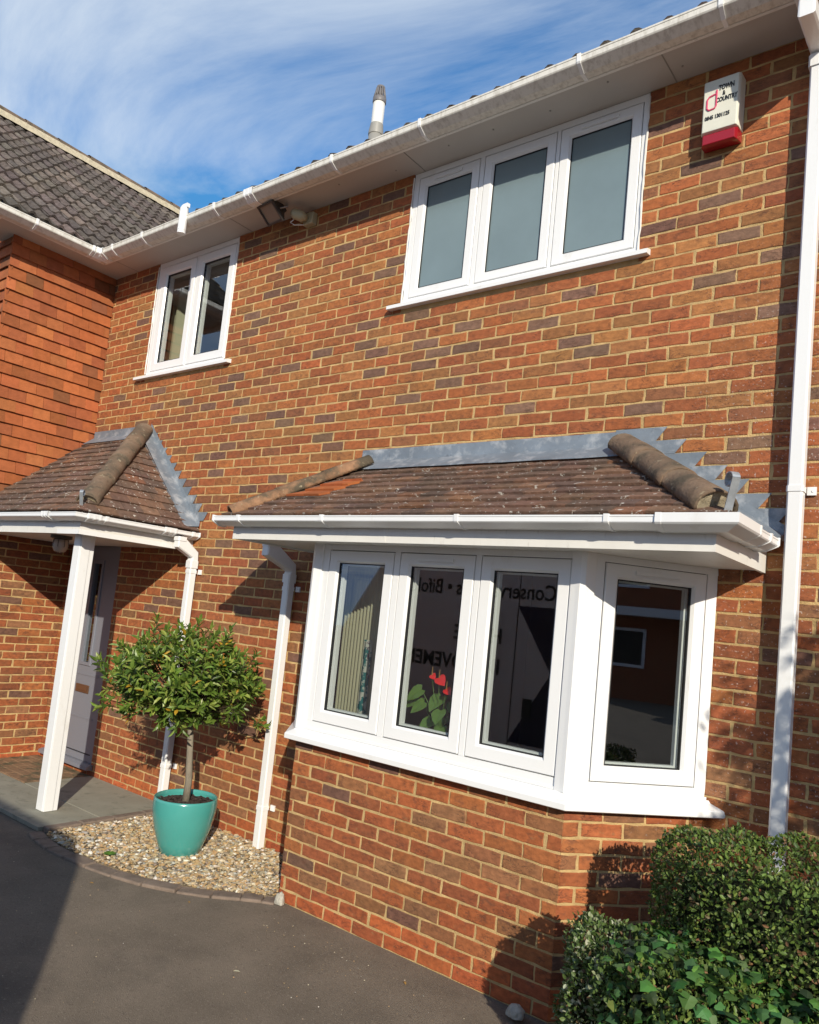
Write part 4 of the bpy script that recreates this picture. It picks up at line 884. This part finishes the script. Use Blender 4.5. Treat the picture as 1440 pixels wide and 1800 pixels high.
# ------------------------------------------------------------------ porch lantern, wall hook
Ln = empty('porch_lantern', (-5.33, -0.76, 2.10)); tag(Ln, 'glass jar lantern on the porch ceiling', 'lantern')
mb = MB(); mb.lathe(-5.33, -0.76, [(0.0, 2.149), (0.085, 2.149), (0.085, 2.125), (0.055, 2.115), (0.0, 2.115)], 24); mb.build('ceiling_plate', M['darkmetal'], Ln)
mb = MB(); mb.smooth = True; mb.lathe(-5.33, -0.76, [(0.05, 2.118), (0.062, 2.09), (0.062, 2.05), (0.045, 2.015), (0.0, 2.005)], 24); mb.build('glass_shade', M['lampglass'], Ln)
mb = MB()
for k in range(8):
    a = 2*math.pi*k/8; mb.tube([(-5.33+0.06*math.cos(a), -0.76+0.06*math.sin(a), 2.115), (-5.33+0.067*math.cos(a), -0.76+0.067*math.sin(a), 2.06), (-5.33+0.02*math.cos(a), -0.76+0.02*math.sin(a), 2.0)], 0.0025, 5)
mb.build('guard', M['darkmetal'], Ln)
mb = MB(); pts = []
for k in range(14): a = R(-60+k*24); pts.append((-3.90+0.045*math.cos(a), -0.02-0.001*k, 2.40+0.045*math.sin(a)))
mb.tube([(-3.93, -0.01, 2.30), (-3.935, -0.015, 2.36)]+pts[::-1], 0.0035, 6); tag(mb.build('wall_hook', M['copper']), 'small curled wire hook on the brick wall between the two small roofs', 'hook')

# ------------------------------------------------------------------ gravel bed, kerb
kp = [(-4.40, -1.12), (-4.12, -1.17), (-3.80, -1.165), (-3.45, -1.12), (-3.10, -1.02), (-2.80, -0.85), (-2.60, -0.68), (-2.475, -0.60)]
def kcurve(t):
    t = t*(len(kp)-1); i = min(int(t), len(kp)-2); f = t-i; P = [Vector(kp[max(0, min(len(kp)-1, i+k))]) for k in (-1, 0, 1, 2)]
    return 0.5*((2*P[1])+(-P[0]+P[2])*f+(2*P[0]-5*P[1]+4*P[2]-P[3])*f*f+(-P[0]+3*P[1]-3*P[2]+P[3])*f*f*f)
mb = MB(); rg = random.Random(9); nb = 11
for i in range(nb):
    a, b = kcurve(i/nb+0.0006), kcurve((i+1)/nb-0.0006); d = (b-a).normalized(); nn = Vector((-d.y, d.x)); z = 0.016+rg.uniform(-.004, .004)
    mb.prism([(*(a-nn*0.05), -0.05), (*(b-nn*0.05), -0.05), (*(b+nn*0.05), -0.05), (*(a+nn*0.05), -0.05)], (0, 0, z+0.05))
for i in range(4):
    y0 = -1.06+i*0.262; mb.box((-4.415, y0, -0.05), (-4.335, y0+0.255, 0.042+rg.uniform(-.004, .004)))
tag(mb.build('kerb', M['kerb'], bevel=0.009), kind='structure')
poly = [(-4.33, -0.01), (-4.33, -1.05)]+[tuple(kcurve(t/14)+Vector((0.0, 0.055))) for t in range(1, 14)]+[(-2.50, -0.575), (-2.97, -0.01)]
def inside(p, poly):
    c = False; n = len(poly)
    for i in range(n):
        a, b = poly[i], poly[(i+1) % n]
        if (a[1] > p[1]) != (b[1] > p[1]) and p[0] < (b[0]-a[0])*(p[1]-a[1])/(b[1]-a[1])+a[0]: c = not c
    return c
mb = MB(); mb.prism([(x, y, 0.001) for x, y in poly], (0, 0, 0.012)); tag(mb.build('gravel_base', M['gravelbed']), kind='structure')
mb = MB(); rg = random.Random(12); pal = [((0.46,0.37,0.23),5),((0.60,0.52,0.38),3),((0.45,0.30,0.15),4),((0.30,0.24,0.17),3),((0.74,0.70,0.60),1.5),((0.50,0.34,0.17),3),((0.18,0.15,0.12),1.5),((0.36,0.35,0.31),1.5)]
cnt = 0
OCT = [(1,0,0),(-1,0,0),(0,1,0),(0,-1,0),(0,0,1),(0,0,-1),(.6,.6,.55),(-.6,.6,.5),(.6,-.6,.5),(-.6,-.6,.6)]
OF = [(4,6,7),(4,8,6),(4,9,8),(4,7,9),(0,6,8),(2,7,6),(1,9,7),(3,8,9),(0,2,6),(2,1,7),(1,3,9),(3,0,8),(0,5,2),(2,5,1),(1,5,3),(3,5,0)]
while cnt < 8200:
    x, y = rg.uniform(-4.35, -2.45), rg.uniform(-1.15, 0.0)
    if not inside((x, y), poly): continue
    if (x+3.505)**2+(y+0.556)**2 < 0.013: continue
    r = rg.choice([0.007, 0.009, 0.011, 0.014, 0.018])*rg.uniform(0.8, 1.2); cnt += 1
    rot = Matrix.Rotation(rg.uniform(0, 6.28), 3, 'Z') @ Matrix.Rotation(rg.uniform(-.5, .5), 3, 'X'); sx, sy, sz = rg.uniform(.7, 1.3), rg.uniform(.5, 1.0), rg.uniform(.35, .65)
    c = Vector((x, y, 0.014+rg.uniform(0, 0.012)))
    mb.mesh([c + rot @ Vector((a*sx*r*rg.uniform(.8, 1.2), b*sy*r*rg.uniform(.8, 1.2), cc*sz*r)) for a, b, cc in OCT], OF, pick(rg, pal))
tag(mb.build('gravel', M['gravel']), 'cream and brown gravel chips filling the bed', 'gravel', kind='stuff')
# grit that strayed on the driveway
mb = MB(); rg = random.Random(14); k = 0
while k < 460:
    t = rg.random()**3.2; x = rg.uniform(-5, 0.2); y = -0.7 - t*3.0
    if inside((x, y), poly) or y > -1.22 and x < -2.4 or y > -0.75: continue
    r = rg.uniform(0.0015, 0.0042); c = Vector((x, y, r*0.4)); k += 1
    mb.mesh([c+Vector((a*r*rg.uniform(.7, 1.3), b*r*rg.uniform(.6, 1.1), cc*r*.6)) for a, b, cc in OCT], OF, pick(rg, pal))
tag(mb.build('loose_grit', M['gravel']), 'loose chips scattered over the driveway', 'gravel', kind='stuff')
def rock(name, c, s, ma, seed, label, cat):
    bm = bmesh.new(); bmesh.ops.create_icosphere(bm, subdivisions=3, radius=1)
    for v in bm.verts:
        q = v.co.normalized(); k = 1+0.28*mnoise.noise(q*1.3+Vector((seed, 0, 0)))+0.10*mnoise.noise(q*4+Vector((0, seed, 0))); v.co = Vector((q.x*s[0]*k, q.y*s[1]*k, max(-0.3, q.z)*s[2]*k))
    me = bpy.data.meshes.new(name); bm.to_mesh(me); bm.free(); me.materials.append(ma)
    for p in me.polygons: p.use_smooth = False
    o = bpy.data.objects.new(name, me); C.objects.link(o); o.location = c; tag(o, label, cat); return o
rock('stone', (-2.44, -0.605, 0.02), (0.035, 0.025, 0.05), M['stone'], 3, 'greyish stone wedged at the left corner of the bay brickwork', 'stone')
rock('stone', (-0.80, -0.66, 0.03), (0.045, 0.035, 0.035), M['stone'], 8, 'pale stone at the foot of the bay beside the low variegated hedge', 'stone')

# ------------------------------------------------------------------ leaves
def add_leaf(mb, base, d, nrm, length, width, col, fold=0.25, curl=0.15):
    d = d.normalized(); s = d.cross(nrm)
    if s.length < 1e-3: s = d.orthogonal()
    s = s.normalized(); n = s.cross(d).normalized()
    P = lambda t, w, h: base + d*(length*t) + s*(width*w) + n*(length*h)
    v = [P(0, 0, 0), P(0.3, 0.42, fold*0.22), P(0.68, 0.38, fold*0.16-curl*0.3), P(1, 0, -curl), P(0.68, -0.38, fold*0.16-curl*0.3), P(0.3, -0.42, fold*0.22), P(0.5, 0, -curl*0.12)]
    mb.mesh(v, [(0, 1, 6), (1, 2, 6), (2, 3, 6), (3, 4, 6), (4, 5, 6), (5, 0, 6)], col)
IVY = [(0,0),(0.26,-0.06),(0.50,0.02),(0.50,0.20),(0.46,0.34),(0.58,0.50),(0.40,0.62),(0.24,0.76),(0,1.0),(-0.24,0.76),(-0.40,0.62),(-0.58,0.50),(-0.46,0.34),(-0.50,0.20),(-0.50,0.02),(-0.26,-0.06)]
def add_ivy(mb, base, d, nrm, size, col):
    cv, cv2 = random.uniform(-0.05, 0.4), random.uniform(-0.1, 0.45)
    d = d.normalized(); s = d.cross(nrm)
    if s.length < 1e-3: s = d.orthogonal()
    s = s.normalized(); n = s.cross(d).normalized()
    vs = [base + d*(size*(y-0.1)) + s*(size*x) + n*(size*(-cv*abs(x)-cv2*y*y)) for x, y in IVY]; c = base+d*size*0.35+n*size*0.03
    k = len(vs); mb.mesh(vs+[c], [(i, (i+1) % k, k) for i in range(k)], col)
def rndv(rg):
    while True:
        v = Vector((rg.uniform(-1, 1), rg.uniform(-1, 1), rg.uniform(-1, 1)))
        if 0.05 < v.length < 1: return v.normalized()
# potted standard bay
PCx, PCy = -3.505, -0.556
Pt = empty('plant_pot', (PCx, PCy, 0.01)); tag(Pt, 'turquoise glazed pot standing on the gravel', 'plant pot')
mb = MB(); mb.smooth = True
mb.lathe(PCx, PCy, [(0.0, 0.012), (0.125, 0.012), (0.135, 0.018), (0.160, 0.09), (0.190, 0.18), (0.210, 0.27), (0.216, 0.33), (0.214, 0.37), (0.212, 0.385), (0.206, 0.389), (0.200, 0.384), (0.198, 0.36), (0.200, 0.32), (0.0, 0.32)], 56)
mb.build('pot_body', M['teal'], Pt)
mb = MB(); rg = random.Random(4); K = 26
vs = [(PCx, PCy, 0.352)]
for r in range(1, 7):
    for k in range(K): a = 2*math.pi*k/K; q = 0.199*r/6; vs.append((PCx+q*math.cos(a), PCy+q*math.sin(a), 0.352-0.008*(r/6)**2+rg.uniform(-.007, .007)))
fs = [(0, 1+k, 1+(k+1) % K) for k in range(K)]+[(1+(r-1)*K+k, 1+r*K+k, 1+r*K+(k+1) % K, 1+(r-1)*K+(k+1) % K) for r in range(1, 6) for k in range(K)]
mb.mesh(vs, fs)
for k in range(170):
    a, q = rg.uniform(0, 6.28), 0.19*math.sqrt(rg.random()); c = Vector((PCx+q*math.cos(a), PCy+q*math.sin(a), 0.357)); rr = rg.uniform(.006, .014)
    mb.mesh([c+Vector((x*rr*1.5*rg.uniform(.6, 1.2), y*rr*rg.uniform(.5, 1.2), z*rr*.6)) for x, y, z in OCT], OF)
mb.build('soil', M['soil'], Pt)
BT = empty('bay_tree', (PCx, PCy, 0.35)); tag(BT, 'standard bay tree with a round leafy crown on a bare stem', 'tree')
CC = Vector((-3.580, -0.640, 1.180)); RX, RZ = 0.50, 0.335
rg = random.Random(21)
tr = MB(); tr.smooth = True
trunk = [Vector((PCx, PCy, 0.34)), Vector((PCx+.004, PCy, 0.5)), Vector((PCx-.006, PCy-.01, 0.66)), Vector((PCx-.012, PCy-.02, 0.80)), Vector((PCx-.03, PCy-.035, 0.95))]
tr.tube(trunk, [0.027, 0.0235, 0.022, 0.0215, 0.018], 12); tr.build('trunk', M['bark'], BT)
br = MB(); lf = MB(); tips = []
LP = [((0.125,0.205,0.032),5),((0.165,0.255,0.042),5),((0.080,0.145,0.026),3),((0.24,0.31,0.06),3),((0.31,0.36,0.08),1.3)]
for k in range(400):
    d = rndv(rg); lump = 1+0.20*mnoise.noise(d*2.2+Vector((5, 1, 2)))+0.10*mnoise.noise(d*5)
    q = rg.uniform(0.40, 1.0)**0.55*lump
    if rg.random() < 0.16: q *= rg.uniform(1.05, 1.22)
    p = CC+Vector((d.x*RX*q, d.y*RX*q, d.z*RZ*q*(1.0 if d.z > 0 else 0.92)))
    tips.append((p, d, q))
tips.append((CC+Vector((-0.34, -0.46, 0.06)), Vector((-.6, -.75, .1)), 1.3)); tips.append((CC+Vector((0.36, 0.40, -0.26)), Vector((.6, .7, -.3)), 1.3)); tips.append((CC+Vector((0.33, 0.44, -0.29)), Vector((.6, .7, -.4)), 1.3))
start = Vector((PCx-.03, PCy-.035, 0.90))
for p, d, q in tips:
    mid = start.lerp(p, 0.5)+Vector((0, 0, 0.02))+rndv(rg)*0.02
    if rg.random() < 0.5 or q > 1.15: br.tube([start+rndv(rg)*0.01, mid, p], [0.006, 0.004, 0.002], 5, cap=False)
    ax = (d*0.9+Vector((0, 0, 0.55))+rndv(rg)*0.5).normalized()
    br.tube([p-ax*0.05, p+ax*0.045], [0.0025, 0.0015], 5, cap=False)
    nl = rg.randint(9, 13); o1 = ax.orthogonal().normalized(); o2 = ax.cross(o1); tone = rg.uniform(0.8, 1.2)
    for j in range(nl):
        a = j*2.4+rg.uniform(-.3, .3); t = j/nl; out = (o1*math.cos(a)+o2*math.sin(a)); dd = (out*lerp(1.1, 0.35, t)+ax*lerp(0.25, 1.0, t)+rndv(rg)*0.2).normalized()
        c = pick(rg, LP); c = tuple(x*tone for x in c)
        if rg.random() < 0.02: c = (0.50, 0.30, 0.03)
        add_leaf(lf, p+ax*lerp(-0.045, 0.045, t), dd, (ax+rndv(rg)*0.25), rg.uniform(0.050, 0.078), rg.uniform(0.022, 0.030), c, fold=0.35, curl=rg.uniform(0.0, 0.25))
br.build('branches', M['twig'], BT); cr = lf.build('crown', M['leaf'], BT)

# ------------------------------------------------------------------ hedges
def smooth_poly(poly, rad, step=0.04):
    out = []; n = len(poly)
    for i in range(n):
        a, b, c = [Vector(poly[(i+k-1) % n]) for k in range(3)]
        d1 = (a-b); d2 = (c-b); r = min(rad, d1.length*0.45, d2.length*0.45); p, q = b+d1.normalized()*r, b+d2.normalized()*r
        for k in range(6): t = k/5; out.append(p*(1-t)**2+b*2*t*(1-t)+q*t*t)
    return out
def hedge(name, poly, top, label, seed, n, pal, size, ivy=0, ivypal=None, flowers=0, roundn=0.12, core=0.10, edgepal=None, edge=None, cat='hedge', coremat='core', face_dir=None):
    rg = random.Random(seed); Hd = empty(name, (sum(p[0] for p in poly)/len(poly), sum(p[1] for p in poly)/len(poly), 0)); tag(Hd, label, cat)
    P = smooth_poly(poly, 0.16); m_ = len(P); cen = sum(P, Vector((0, 0)))/m_
    tf = top if callable(top) else (lambda x, y: top)
    # solid filler, coloured dark for the deep shade between the twigs
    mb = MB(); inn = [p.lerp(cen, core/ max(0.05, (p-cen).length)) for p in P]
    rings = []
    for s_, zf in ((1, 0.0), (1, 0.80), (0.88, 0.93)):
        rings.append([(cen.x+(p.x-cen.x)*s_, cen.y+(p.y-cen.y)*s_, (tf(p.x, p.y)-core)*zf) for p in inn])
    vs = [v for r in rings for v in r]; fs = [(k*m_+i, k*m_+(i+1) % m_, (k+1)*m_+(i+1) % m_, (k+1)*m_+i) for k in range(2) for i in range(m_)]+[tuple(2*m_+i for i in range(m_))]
    mb.mesh(vs, fs); mb.build('shade_core', M['core'], Hd)
    per = [(P[(i+1) % m_]-P[i]).length for i in range(m_)]; tot = sum(per)
    xs = [p.x for p in P]; ys = [p.y for p in P]; bb = (min(xs), max(xs), min(ys), max(ys))
    Aside = tot*(sum(tf(p.x, p.y) for p in P)/m_); Atop = (bb[1]-bb[0])*(bb[3]-bb[2])*0.7
    lf = MB(); lv = MB(); PT = [(p.x, p.y) for p in P]
    def sample():
        if rg.random() < Aside/(Aside+Atop):
            t = rg.random()*tot; i = 0
            while t > per[i]: t -= per[i]; i = (i+1) % m_
            a, b = P[i], P[(i+1) % m_]; q = a.lerp(b, t/max(per[i], 1e-6)); d = (b-a).normalized(); nn = Vector((d.y, -d.x))
            if (q+nn*0.02-cen).length < (q-cen).length: nn = -nn
            H_ = tf(q.x, q.y); z = rg.uniform(0.0, 1.0)*H_; N3 = Vector((nn.x, nn.y, 0.25))
            e = max(0, (z-(H_-roundn))/roundn); q = q-nn*(e*e*roundn*0.7); N3.z += e*1.2
            p = Vector((q.x, q.y, z))
        else:
            while True:
                x, y = rg.uniform(bb[0], bb[1]), rg.uniform(bb[2], bb[3])
                if inside((x, y), PT): break
            p = Vector((x, y, tf(x, y))); N3 = Vector((0, 0, 1))
            dmin = min((Vector((x, y))-q).length for q in P[::3]); 
            if dmin < roundn: p.z -= roundn*(1-dmin/roundn)**2*0.7
        N3.normalize(); nz = mnoise.noise(p*3.3+Vector((seed, 0, 0)))*0.05+mnoise.noise(p*9+Vector((0, seed, 0)))*0.028
        return p+N3*(nz-abs(rg.gauss(0, 0.022))), N3
    for k in range(n):
        p, N3 = sample(); d = (N3*0.6+rndv(rg)*0.9+Vector((0, 0, .25))).normalized(); L_ = rg.uniform(*size); tone = rg.uniform(0.75, 1.25)
        pl = edgepal if (edgepal and edge(p)) else pal
        c = tuple(x*tone for x in pick(rg, pl)); add_leaf(lf, p, d, N3+rndv(rg)*0.8, L_, L_*rg.uniform(0.5, 0.75), c, fold=0.3, curl=rg.uniform(0, .2))
    lf.build('foliage', M['hleaf'], Hd)
    for k in range(ivy):
        p, N3 = sample()
        if face_dir and not face_dir(p, N3): continue
        p = p+N3*rg.uniform(0.01, 0.05); d = (Vector((0, 0, -0.6))+N3*0.25+rndv(rg)*0.6).normalized(); add_ivy(lv, p, d, (N3+rndv(rg)*0.35), rg.uniform(0.022, 0.048), tuple(x*rg.uniform(.75, 1.3) for x in pick(rg, ivypal)))
    if ivy: lv.build('ivy', M['hleaf'], Hd)
    return Hd
HP = [((0.080,0.130,0.025),5),((0.115,0.180,0.035),4),((0.045,0.080,0.018),3.5),((0.17,0.225,0.05),2),((0.20,0.105,0.05),1.1),((0.14,0.11,0.05),0.9)]
VP = [((0.08,0.13,0.03),5),((0.30,0.34,0.19),2.2),((0.11,0.17,0.05),4),((0.42,0.44,0.30),1.0),((0.16,0.10,0.05),0.7)]
IP = [((0.055,0.125,0.030),5),((0.080,0.175,0.042),4),((0.028,0.068,0.020),3),((0.12,0.22,0.05),1.2),((0.16,0.28,0.05),0.4)]
hedge('clipped_hedge', [(-0.19, -0.78), (0.13, -1.14), (1.15, -1.22), (1.15, -0.52), (0.25, -0.50), (-0.10, -0.58)], lambda x, y: 1.045+0.02*math.sin(x*5), 'tall clipped green hedge with small leaves beside the right downpipe', 51, 44000, HP, (0.012, 0.023), core=0.07)
def lowtop(x, y): return lerp(0.655, 0.735, min(1, max(0, (x+0.35)/0.6)))+0.02*math.sin(x*9)-max(0, (-1.35-y))*0.15
hedge('ivy_hedge', [(-0.45, -0.82), (-0.42, -1.06), (-0.12, -1.38), (0.28, -1.64), (1.1, -1.85), (1.1, -1.18), (0.14, -1.12), (-0.14, -0.80)], lowtop, 'low hedge overgrown with ivy and cream edged leaves in front of the bay wall', 52, 34000, HP, (0.013, 0.026), ivy=3000, ivypal=IP,
      edgepal=VP, edge=lambda p: p.x < -0.27-(p.y+1.0)*0.5 or (p.x < -0.16 and p.z > 0.58), face_dir=lambda p, n_: p.x > -0.26-(p.y+1.0)*0.5 and not (p.x < -0.18 and p.z > 0.6), roundn=0.12, core=0.06)
# tree standing out of frame to the right, whose leaf shadow falls on the tall downpipe
SH = empty('young_tree', (2.62, -2.05, 0)); tag(SH, 'young leafy tree with a thin trunk right of the downpipe, casting leafy shade', 'tree')
rg = random.Random(77); lf = MB(); br = MB(); tk = MB(); tk.smooth = True
tk.tube([(2.62, -2.05, 0), (2.60, -2.04, 1.0), (2.63, -2.05, 2.0), (2.62, -2.05, 2.9)], [0.045, 0.038, 0.030, 0.015], 10); tk.build('trunk', M['bark'], SH)
for k in range(420):
    d = rndv(rg); q = rg.uniform(0.3, 1)**0.5*(1+0.25*mnoise.noise(d*3)); p = Vector((2.66, -2.05, 2.20))+Vector((d.x*0.50*q, d.y*0.44*q, d.z*1.15*q))
    br.tube([Vector((2.62, -2.05, max(0.9, p.z-0.4))), Vector((2.62, -2.05, p.z-0.2)).lerp(p, 0.6), p], [0.008, 0.005, 0.002], 4, cap=False)
    for j in range(14): add_leaf(lf, p+rndv(rg)*0.07, rndv(rg)+Vector((0, 0, .3)), rndv(rg), rg.uniform(.04, .07), rg.uniform(.02, .035), pick(rg, LP))
br.build('branches', M['twig'], SH); lf.build('crown', M['leaf'], SH)

# ------------------------------------------------------------------ things seen through the bay window
Cu = MB(); Cu.smooth = True
def curtain(name, xa, ya, xb, yb, z0, z1, pleats, depth, ma, label, seed):
    rg = random.Random(seed); mb = MB(); mb.smooth = True; nx, nz = pleats*8, 10; vs = []
    d = Vector((xb-xa, yb-ya)); L_ = d.length; d.normalize(); nn = Vector((-d.y, d.x))
    for j in range(nz+1):
        for i in range(nx+1):
            t = i/nx; a = 2*math.pi*pleats*t+0.4*math.sin(3*t+j*0.25); o = depth*math.sin(a)*(0.8+0.2*j/nz)
            p = Vector((xa, ya))+d*(L_*t)+nn*o; vs.append((p.x, p.y, lerp(z0, z1, j/nz)))
    mb.mesh(vs, [(j*(nx+1)+i, j*(nx+1)+i+1, (j+1)*(nx+1)+i+1, (j+1)*(nx+1)+i) for j in range(nz) for i in range(nx)]); o = mb.build(name, ma); tag(o, label, 'curtain'); return o
curtain('curtain', -2.60, -0.14, -2.05, -0.36, 1.045, 2.14, 13, 0.016, M['sheer'], 'pale pleated curtain in the left bay casement', 1)
curtain('curtain', -2.27, -0.29, -2.15, -0.34, 1.045, 1.60, 2, 0.012, M['pattern'], 'curtain printed with teal leaves behind the left bay casement', 2)
curtain('curtain', -5.72, 0.22, -5.30, 0.30, 3.75, 4.75, 3, 0.03, M['sheer'], 'cream curtain in the small upstairs window', 3)
An = empty('potted_plant', (-1.53, -0.43, 1.03)); tag(An, 'red flowering plant with glossy leaves on the window board', 'plant')
mb = MB(); mb.smooth = True; ax_, ay_ = -1.53, -0.43; mb.lathe(ax_, ay_, [(0.0, 1.03), (0.045, 1.03), (0.062, 1.10), (0.062, 1.12), (0.055, 1.12), (0.05, 1.10), (0, 1.10)], 24); mb.build('pot', M['terracotta'], An)
HEART = [(0,0),(0.30,-0.14),(0.50,0.05),(0.52,0.32),(0.34,0.66),(0,1.0),(-0.34,0.66),(-0.52,0.32),(-0.50,0.05),(-0.30,-0.14)]
def heart(mb, base, d, nrm, size):
    d = d.normalized(); s = d.cross(nrm).normalized(); n = s.cross(d).normalized(); vs = [base+d*(size*y)+s*(size*x*0.85)+n*(size*(0.10*abs(x)-0.16*y*y)) for x, y in HEART]; c = base+d*size*0.3; k = len(vs)
    mb.mesh(vs+[c], [(i, (i+1) % k, k) for i in range(k)])
rg = random.Random(5); st = MB(); lm = []; base = Vector((ax_, ay_, 1.11))
for k, (dx, dz, s_) in enumerate([(-.15, .26, .11), (-.13, .19, .10), (-.02, .24, .12), (.06, .22, .10), (-.07, .10, .10), (.0, .12, .10), (.05, .08, .09), (-.10, .02, .08), (.09, .14, .08), (-.03, .03, .09), (-.19, .21, .11), (.03, .17, .10), (-.06, .05, .10), (.07, .03, .09)]):
    p = base+Vector((dx, rg.uniform(-.06, .04), dz)); st.tube([base, base.lerp(p, .6)+Vector((0, 0, .03)), p], 0.0025, 5, cap=False)
    m1 = MB(); heart(m1, p, Vector((dx*3, -0.35, -0.25-abs(dx))), Vector((0, -0.75, .6)), s_); m1.build('leaf', M['plantleaf'], An)
for dx, dz, s_ in ((.00, .345, .075), (.055, .29, .055), (-.05, .355, .045)):
    p = base+Vector((dx, -0.05, dz)); st.tube([base, p], 0.002, 5, cap=False); m1 = MB(); heart(m1, p, Vector((.5, -.3, -.25)), Vector((0, -.8, .6)), s_); m1.build('flower', M['redflower'], An); m2 = MB(); m2.tube([p, p+Vector((.015, -.02, .045))], [.004, .002], 6); m2.build('spadix', M['drygold'], An)
st.build('stem', M['plantleaf'], An)

# ------------------------------------------------------------------ leaf litter, weed
def fallen(x, y, z, s, col, label, seed):
    mb = MB(); rg = random.Random(seed); add_leaf(mb, Vector((x, y, z+0.006)), Vector((rg.uniform(-1, 1), rg.uniform(-1, 1), 0.1)), Vector((0, 0, 1)), s, s*0.5, (1, 1, 1)); tag(mb.build('fallen_leaf', M[col]), label, 'leaf')
fallen(-0.75, -1.52, 0.0, 0.05, 'drygold', 'dry golden leaf on the driveway in front of the bay', 1)
fallen(-1.95, -1.35, 0.0, 0.035, 'sheer', 'small pale leaf on the driveway between gravel bed and camera', 2)
for q_, (x_, y_, l_) in enumerate([(-3.35, -1.30, 'small dry leaf lying just outside the kerb below the pot'), (-2.75, -1.02, 'small dry leaf lying beside the kerb near the bay corner'), (-1.35, -0.78, 'small dry leaf lying at the foot of the bay brickwork')]): fallen(x_, y_, 0.0, 0.03, 'drygold', l_, 20+q_)
wd = MB(); rg = random.Random(3)
for k in range(9): add_leaf(wd, Vector((-3.66, -0.99, 0.025)), Vector((math.cos(k*.7), math.sin(k*.7), 0.5)), Vector((0, 0, 1)), 0.05, 0.03, (1, 1, 1))
tag(wd.build('weed', M['weed']), 'small bright green weed in the gravel by the kerb', 'weed')

# ------------------------------------------------------------------ van behind the camera (its shadow and its reflection are in the picture)
V_ = empty('delivery_van', (-2.8, -5.7, 0)); tag(V_, 'long white panel van with navy panel and lettering parked on the driveway', 'van')
VY = -4.75; VH = 2.46
mb = MB(); prof = [(0.60, 0.38), (0.64, 1.1), (0.57, 1.6), (0.47, 1.83), (0.20, 2.32), (0.0, VH), (-5.55, VH), (-6.15, 1.55), (-6.75, 1.25), (-6.9, 0.85), (-6.85, 0.38)]
mb.prism([(x, VY, z) for x, z in prof], (0, -1.95, 0)); mb.build('body', M['vanwhite'], V_, bevel=0.05)
TV = frame2((0, VY), (-1, 0), (0, 1))
mb = MB(); mb.prism([TV(u, 0.001, z) for u, z in [(0.1, 0.5), (3.45, 0.5), (2.98, 1.30), (3.45, 2.02), (0.1, 2.02)]], (0, 0.001, 0)); mb.build('panel', M['navy'], V_)
text_obj('lettering', 'Conservatories \u2022 Bifolds', TV, 0.25, M['ink'], V_, (2.98, 2.10), 0.86, n0=0.003, bold=0.003)
text_obj('lettering', 'HOME', TV, 0.24, M['ink'], V_, (3.62, 1.57), 1.0, n0=0.003, bold=0.006)
text_obj('lettering', 'IMPROVEMENTS', TV, 0.24, M['ink'], V_, (3.62, 1.22), 0.95, n0=0.003, bold=0.006)
for xw in (-1.0, -5.0):
    for yy in (VY-0.12, VY-1.83):
        mb = MB(); mb.tube([(xw, yy-0.1, 0.34), (xw, yy+0.1, 0.34)], 0.34, 28); wh = mb.build('wheel', M['rubber'], V_)
        m2 = MB(); m2.tube([(xw, yy-0.105, 0.34), (xw, yy+0.105, 0.34)], 0.2, 20); m2.build('rim', M['iron'], wh)
mb = MB(); mb.box((-3.28, VY, 0.80), (-3.18, VY+0.03, 1.0)); mb.build('door_handle', M['rubber'], V_)
mb = MB(); mb.box((-3.45, VY, 0.45), (-3.44, VY+0.003, 2.40)); mb.box((-1.9, VY, 0.45), (-1.89, VY+0.003, 2.40)); mb.build('door_seam', M['rubber'], V_)

# ------------------------------------------------------------------ houses across the road (only reflected in the panes)
def far_house(name, O, u, n, wd, label):
    T = frame2(O, u, n); Hh = empty(name, (O[0], O[1], 0)); tag(Hh, label, 'house')
    mb = MB(); mb.cur = DEEP[0][0]; mb.obox(T, (0, -7, 0), (wd, 0, 4.9)); mb.build('wall', M['brick'], Hh)
    mb = MB(); mb.cur = (0.1, 0.09, 0.08); mb.prism([T(-0.3, 0.35, 4.85), T(-0.3, -7.35, 4.85), T(-0.3, -3.5, 7.6)], T(wd+0.3, 0, 0)-T(-0.3, 0, 0)); mb.build('roof', M['conc'], Hh)
    for a in (0.8, wd-2.6):
        for z0 in (0.95, 3.3):
            wn = MB(); ring(wn, T, (a, a+1.8, z0, z0+1.15), 0.09, -0.02, 0.05); f_ = wn.build('window', M['upvc'], Hh); pn = MB(); pn.obox(T, (a+.08, 0.005, z0+.08), (a+1.72, 0.012, z0+1.07)); pn.build('pane', M['black'], f_)
    mb = MB(); mb.obox(T, (-0.2, 0.0, 2.45), (wd+0.2, 0.9, 2.70)); mb.build('canopy', M['upvc'], Hh)
    mb = MB(); mb.obox(T, (wd/2-0.5, 0.0, 0.05), (wd/2+0.45, 0.05, 2.1)); mb.build('door', M['upvc'], Hh)
    mb = MB(); mb.obox(T, (-0.3, 0.36, 4.78), (wd+0.3, 0.45, 4.88)); mb.build('gutter', M['upvc'], Hh)
far_house('opposite_house', (19.0, 3.5), (0, -1), (-1, 0), 9.5, 'brick house with white canopy across the drive to the right')
far_house('opposite_house', (2.0, -23.0), (-1, 0), (0, 1), 9.0, 'brick house across the road behind the van, right of its neighbour')
far_house('opposite_house', (-9.0, -23.0), (-1, 0), (0, 1), 9.0, 'brick house across the road behind the van, left of its neighbour')
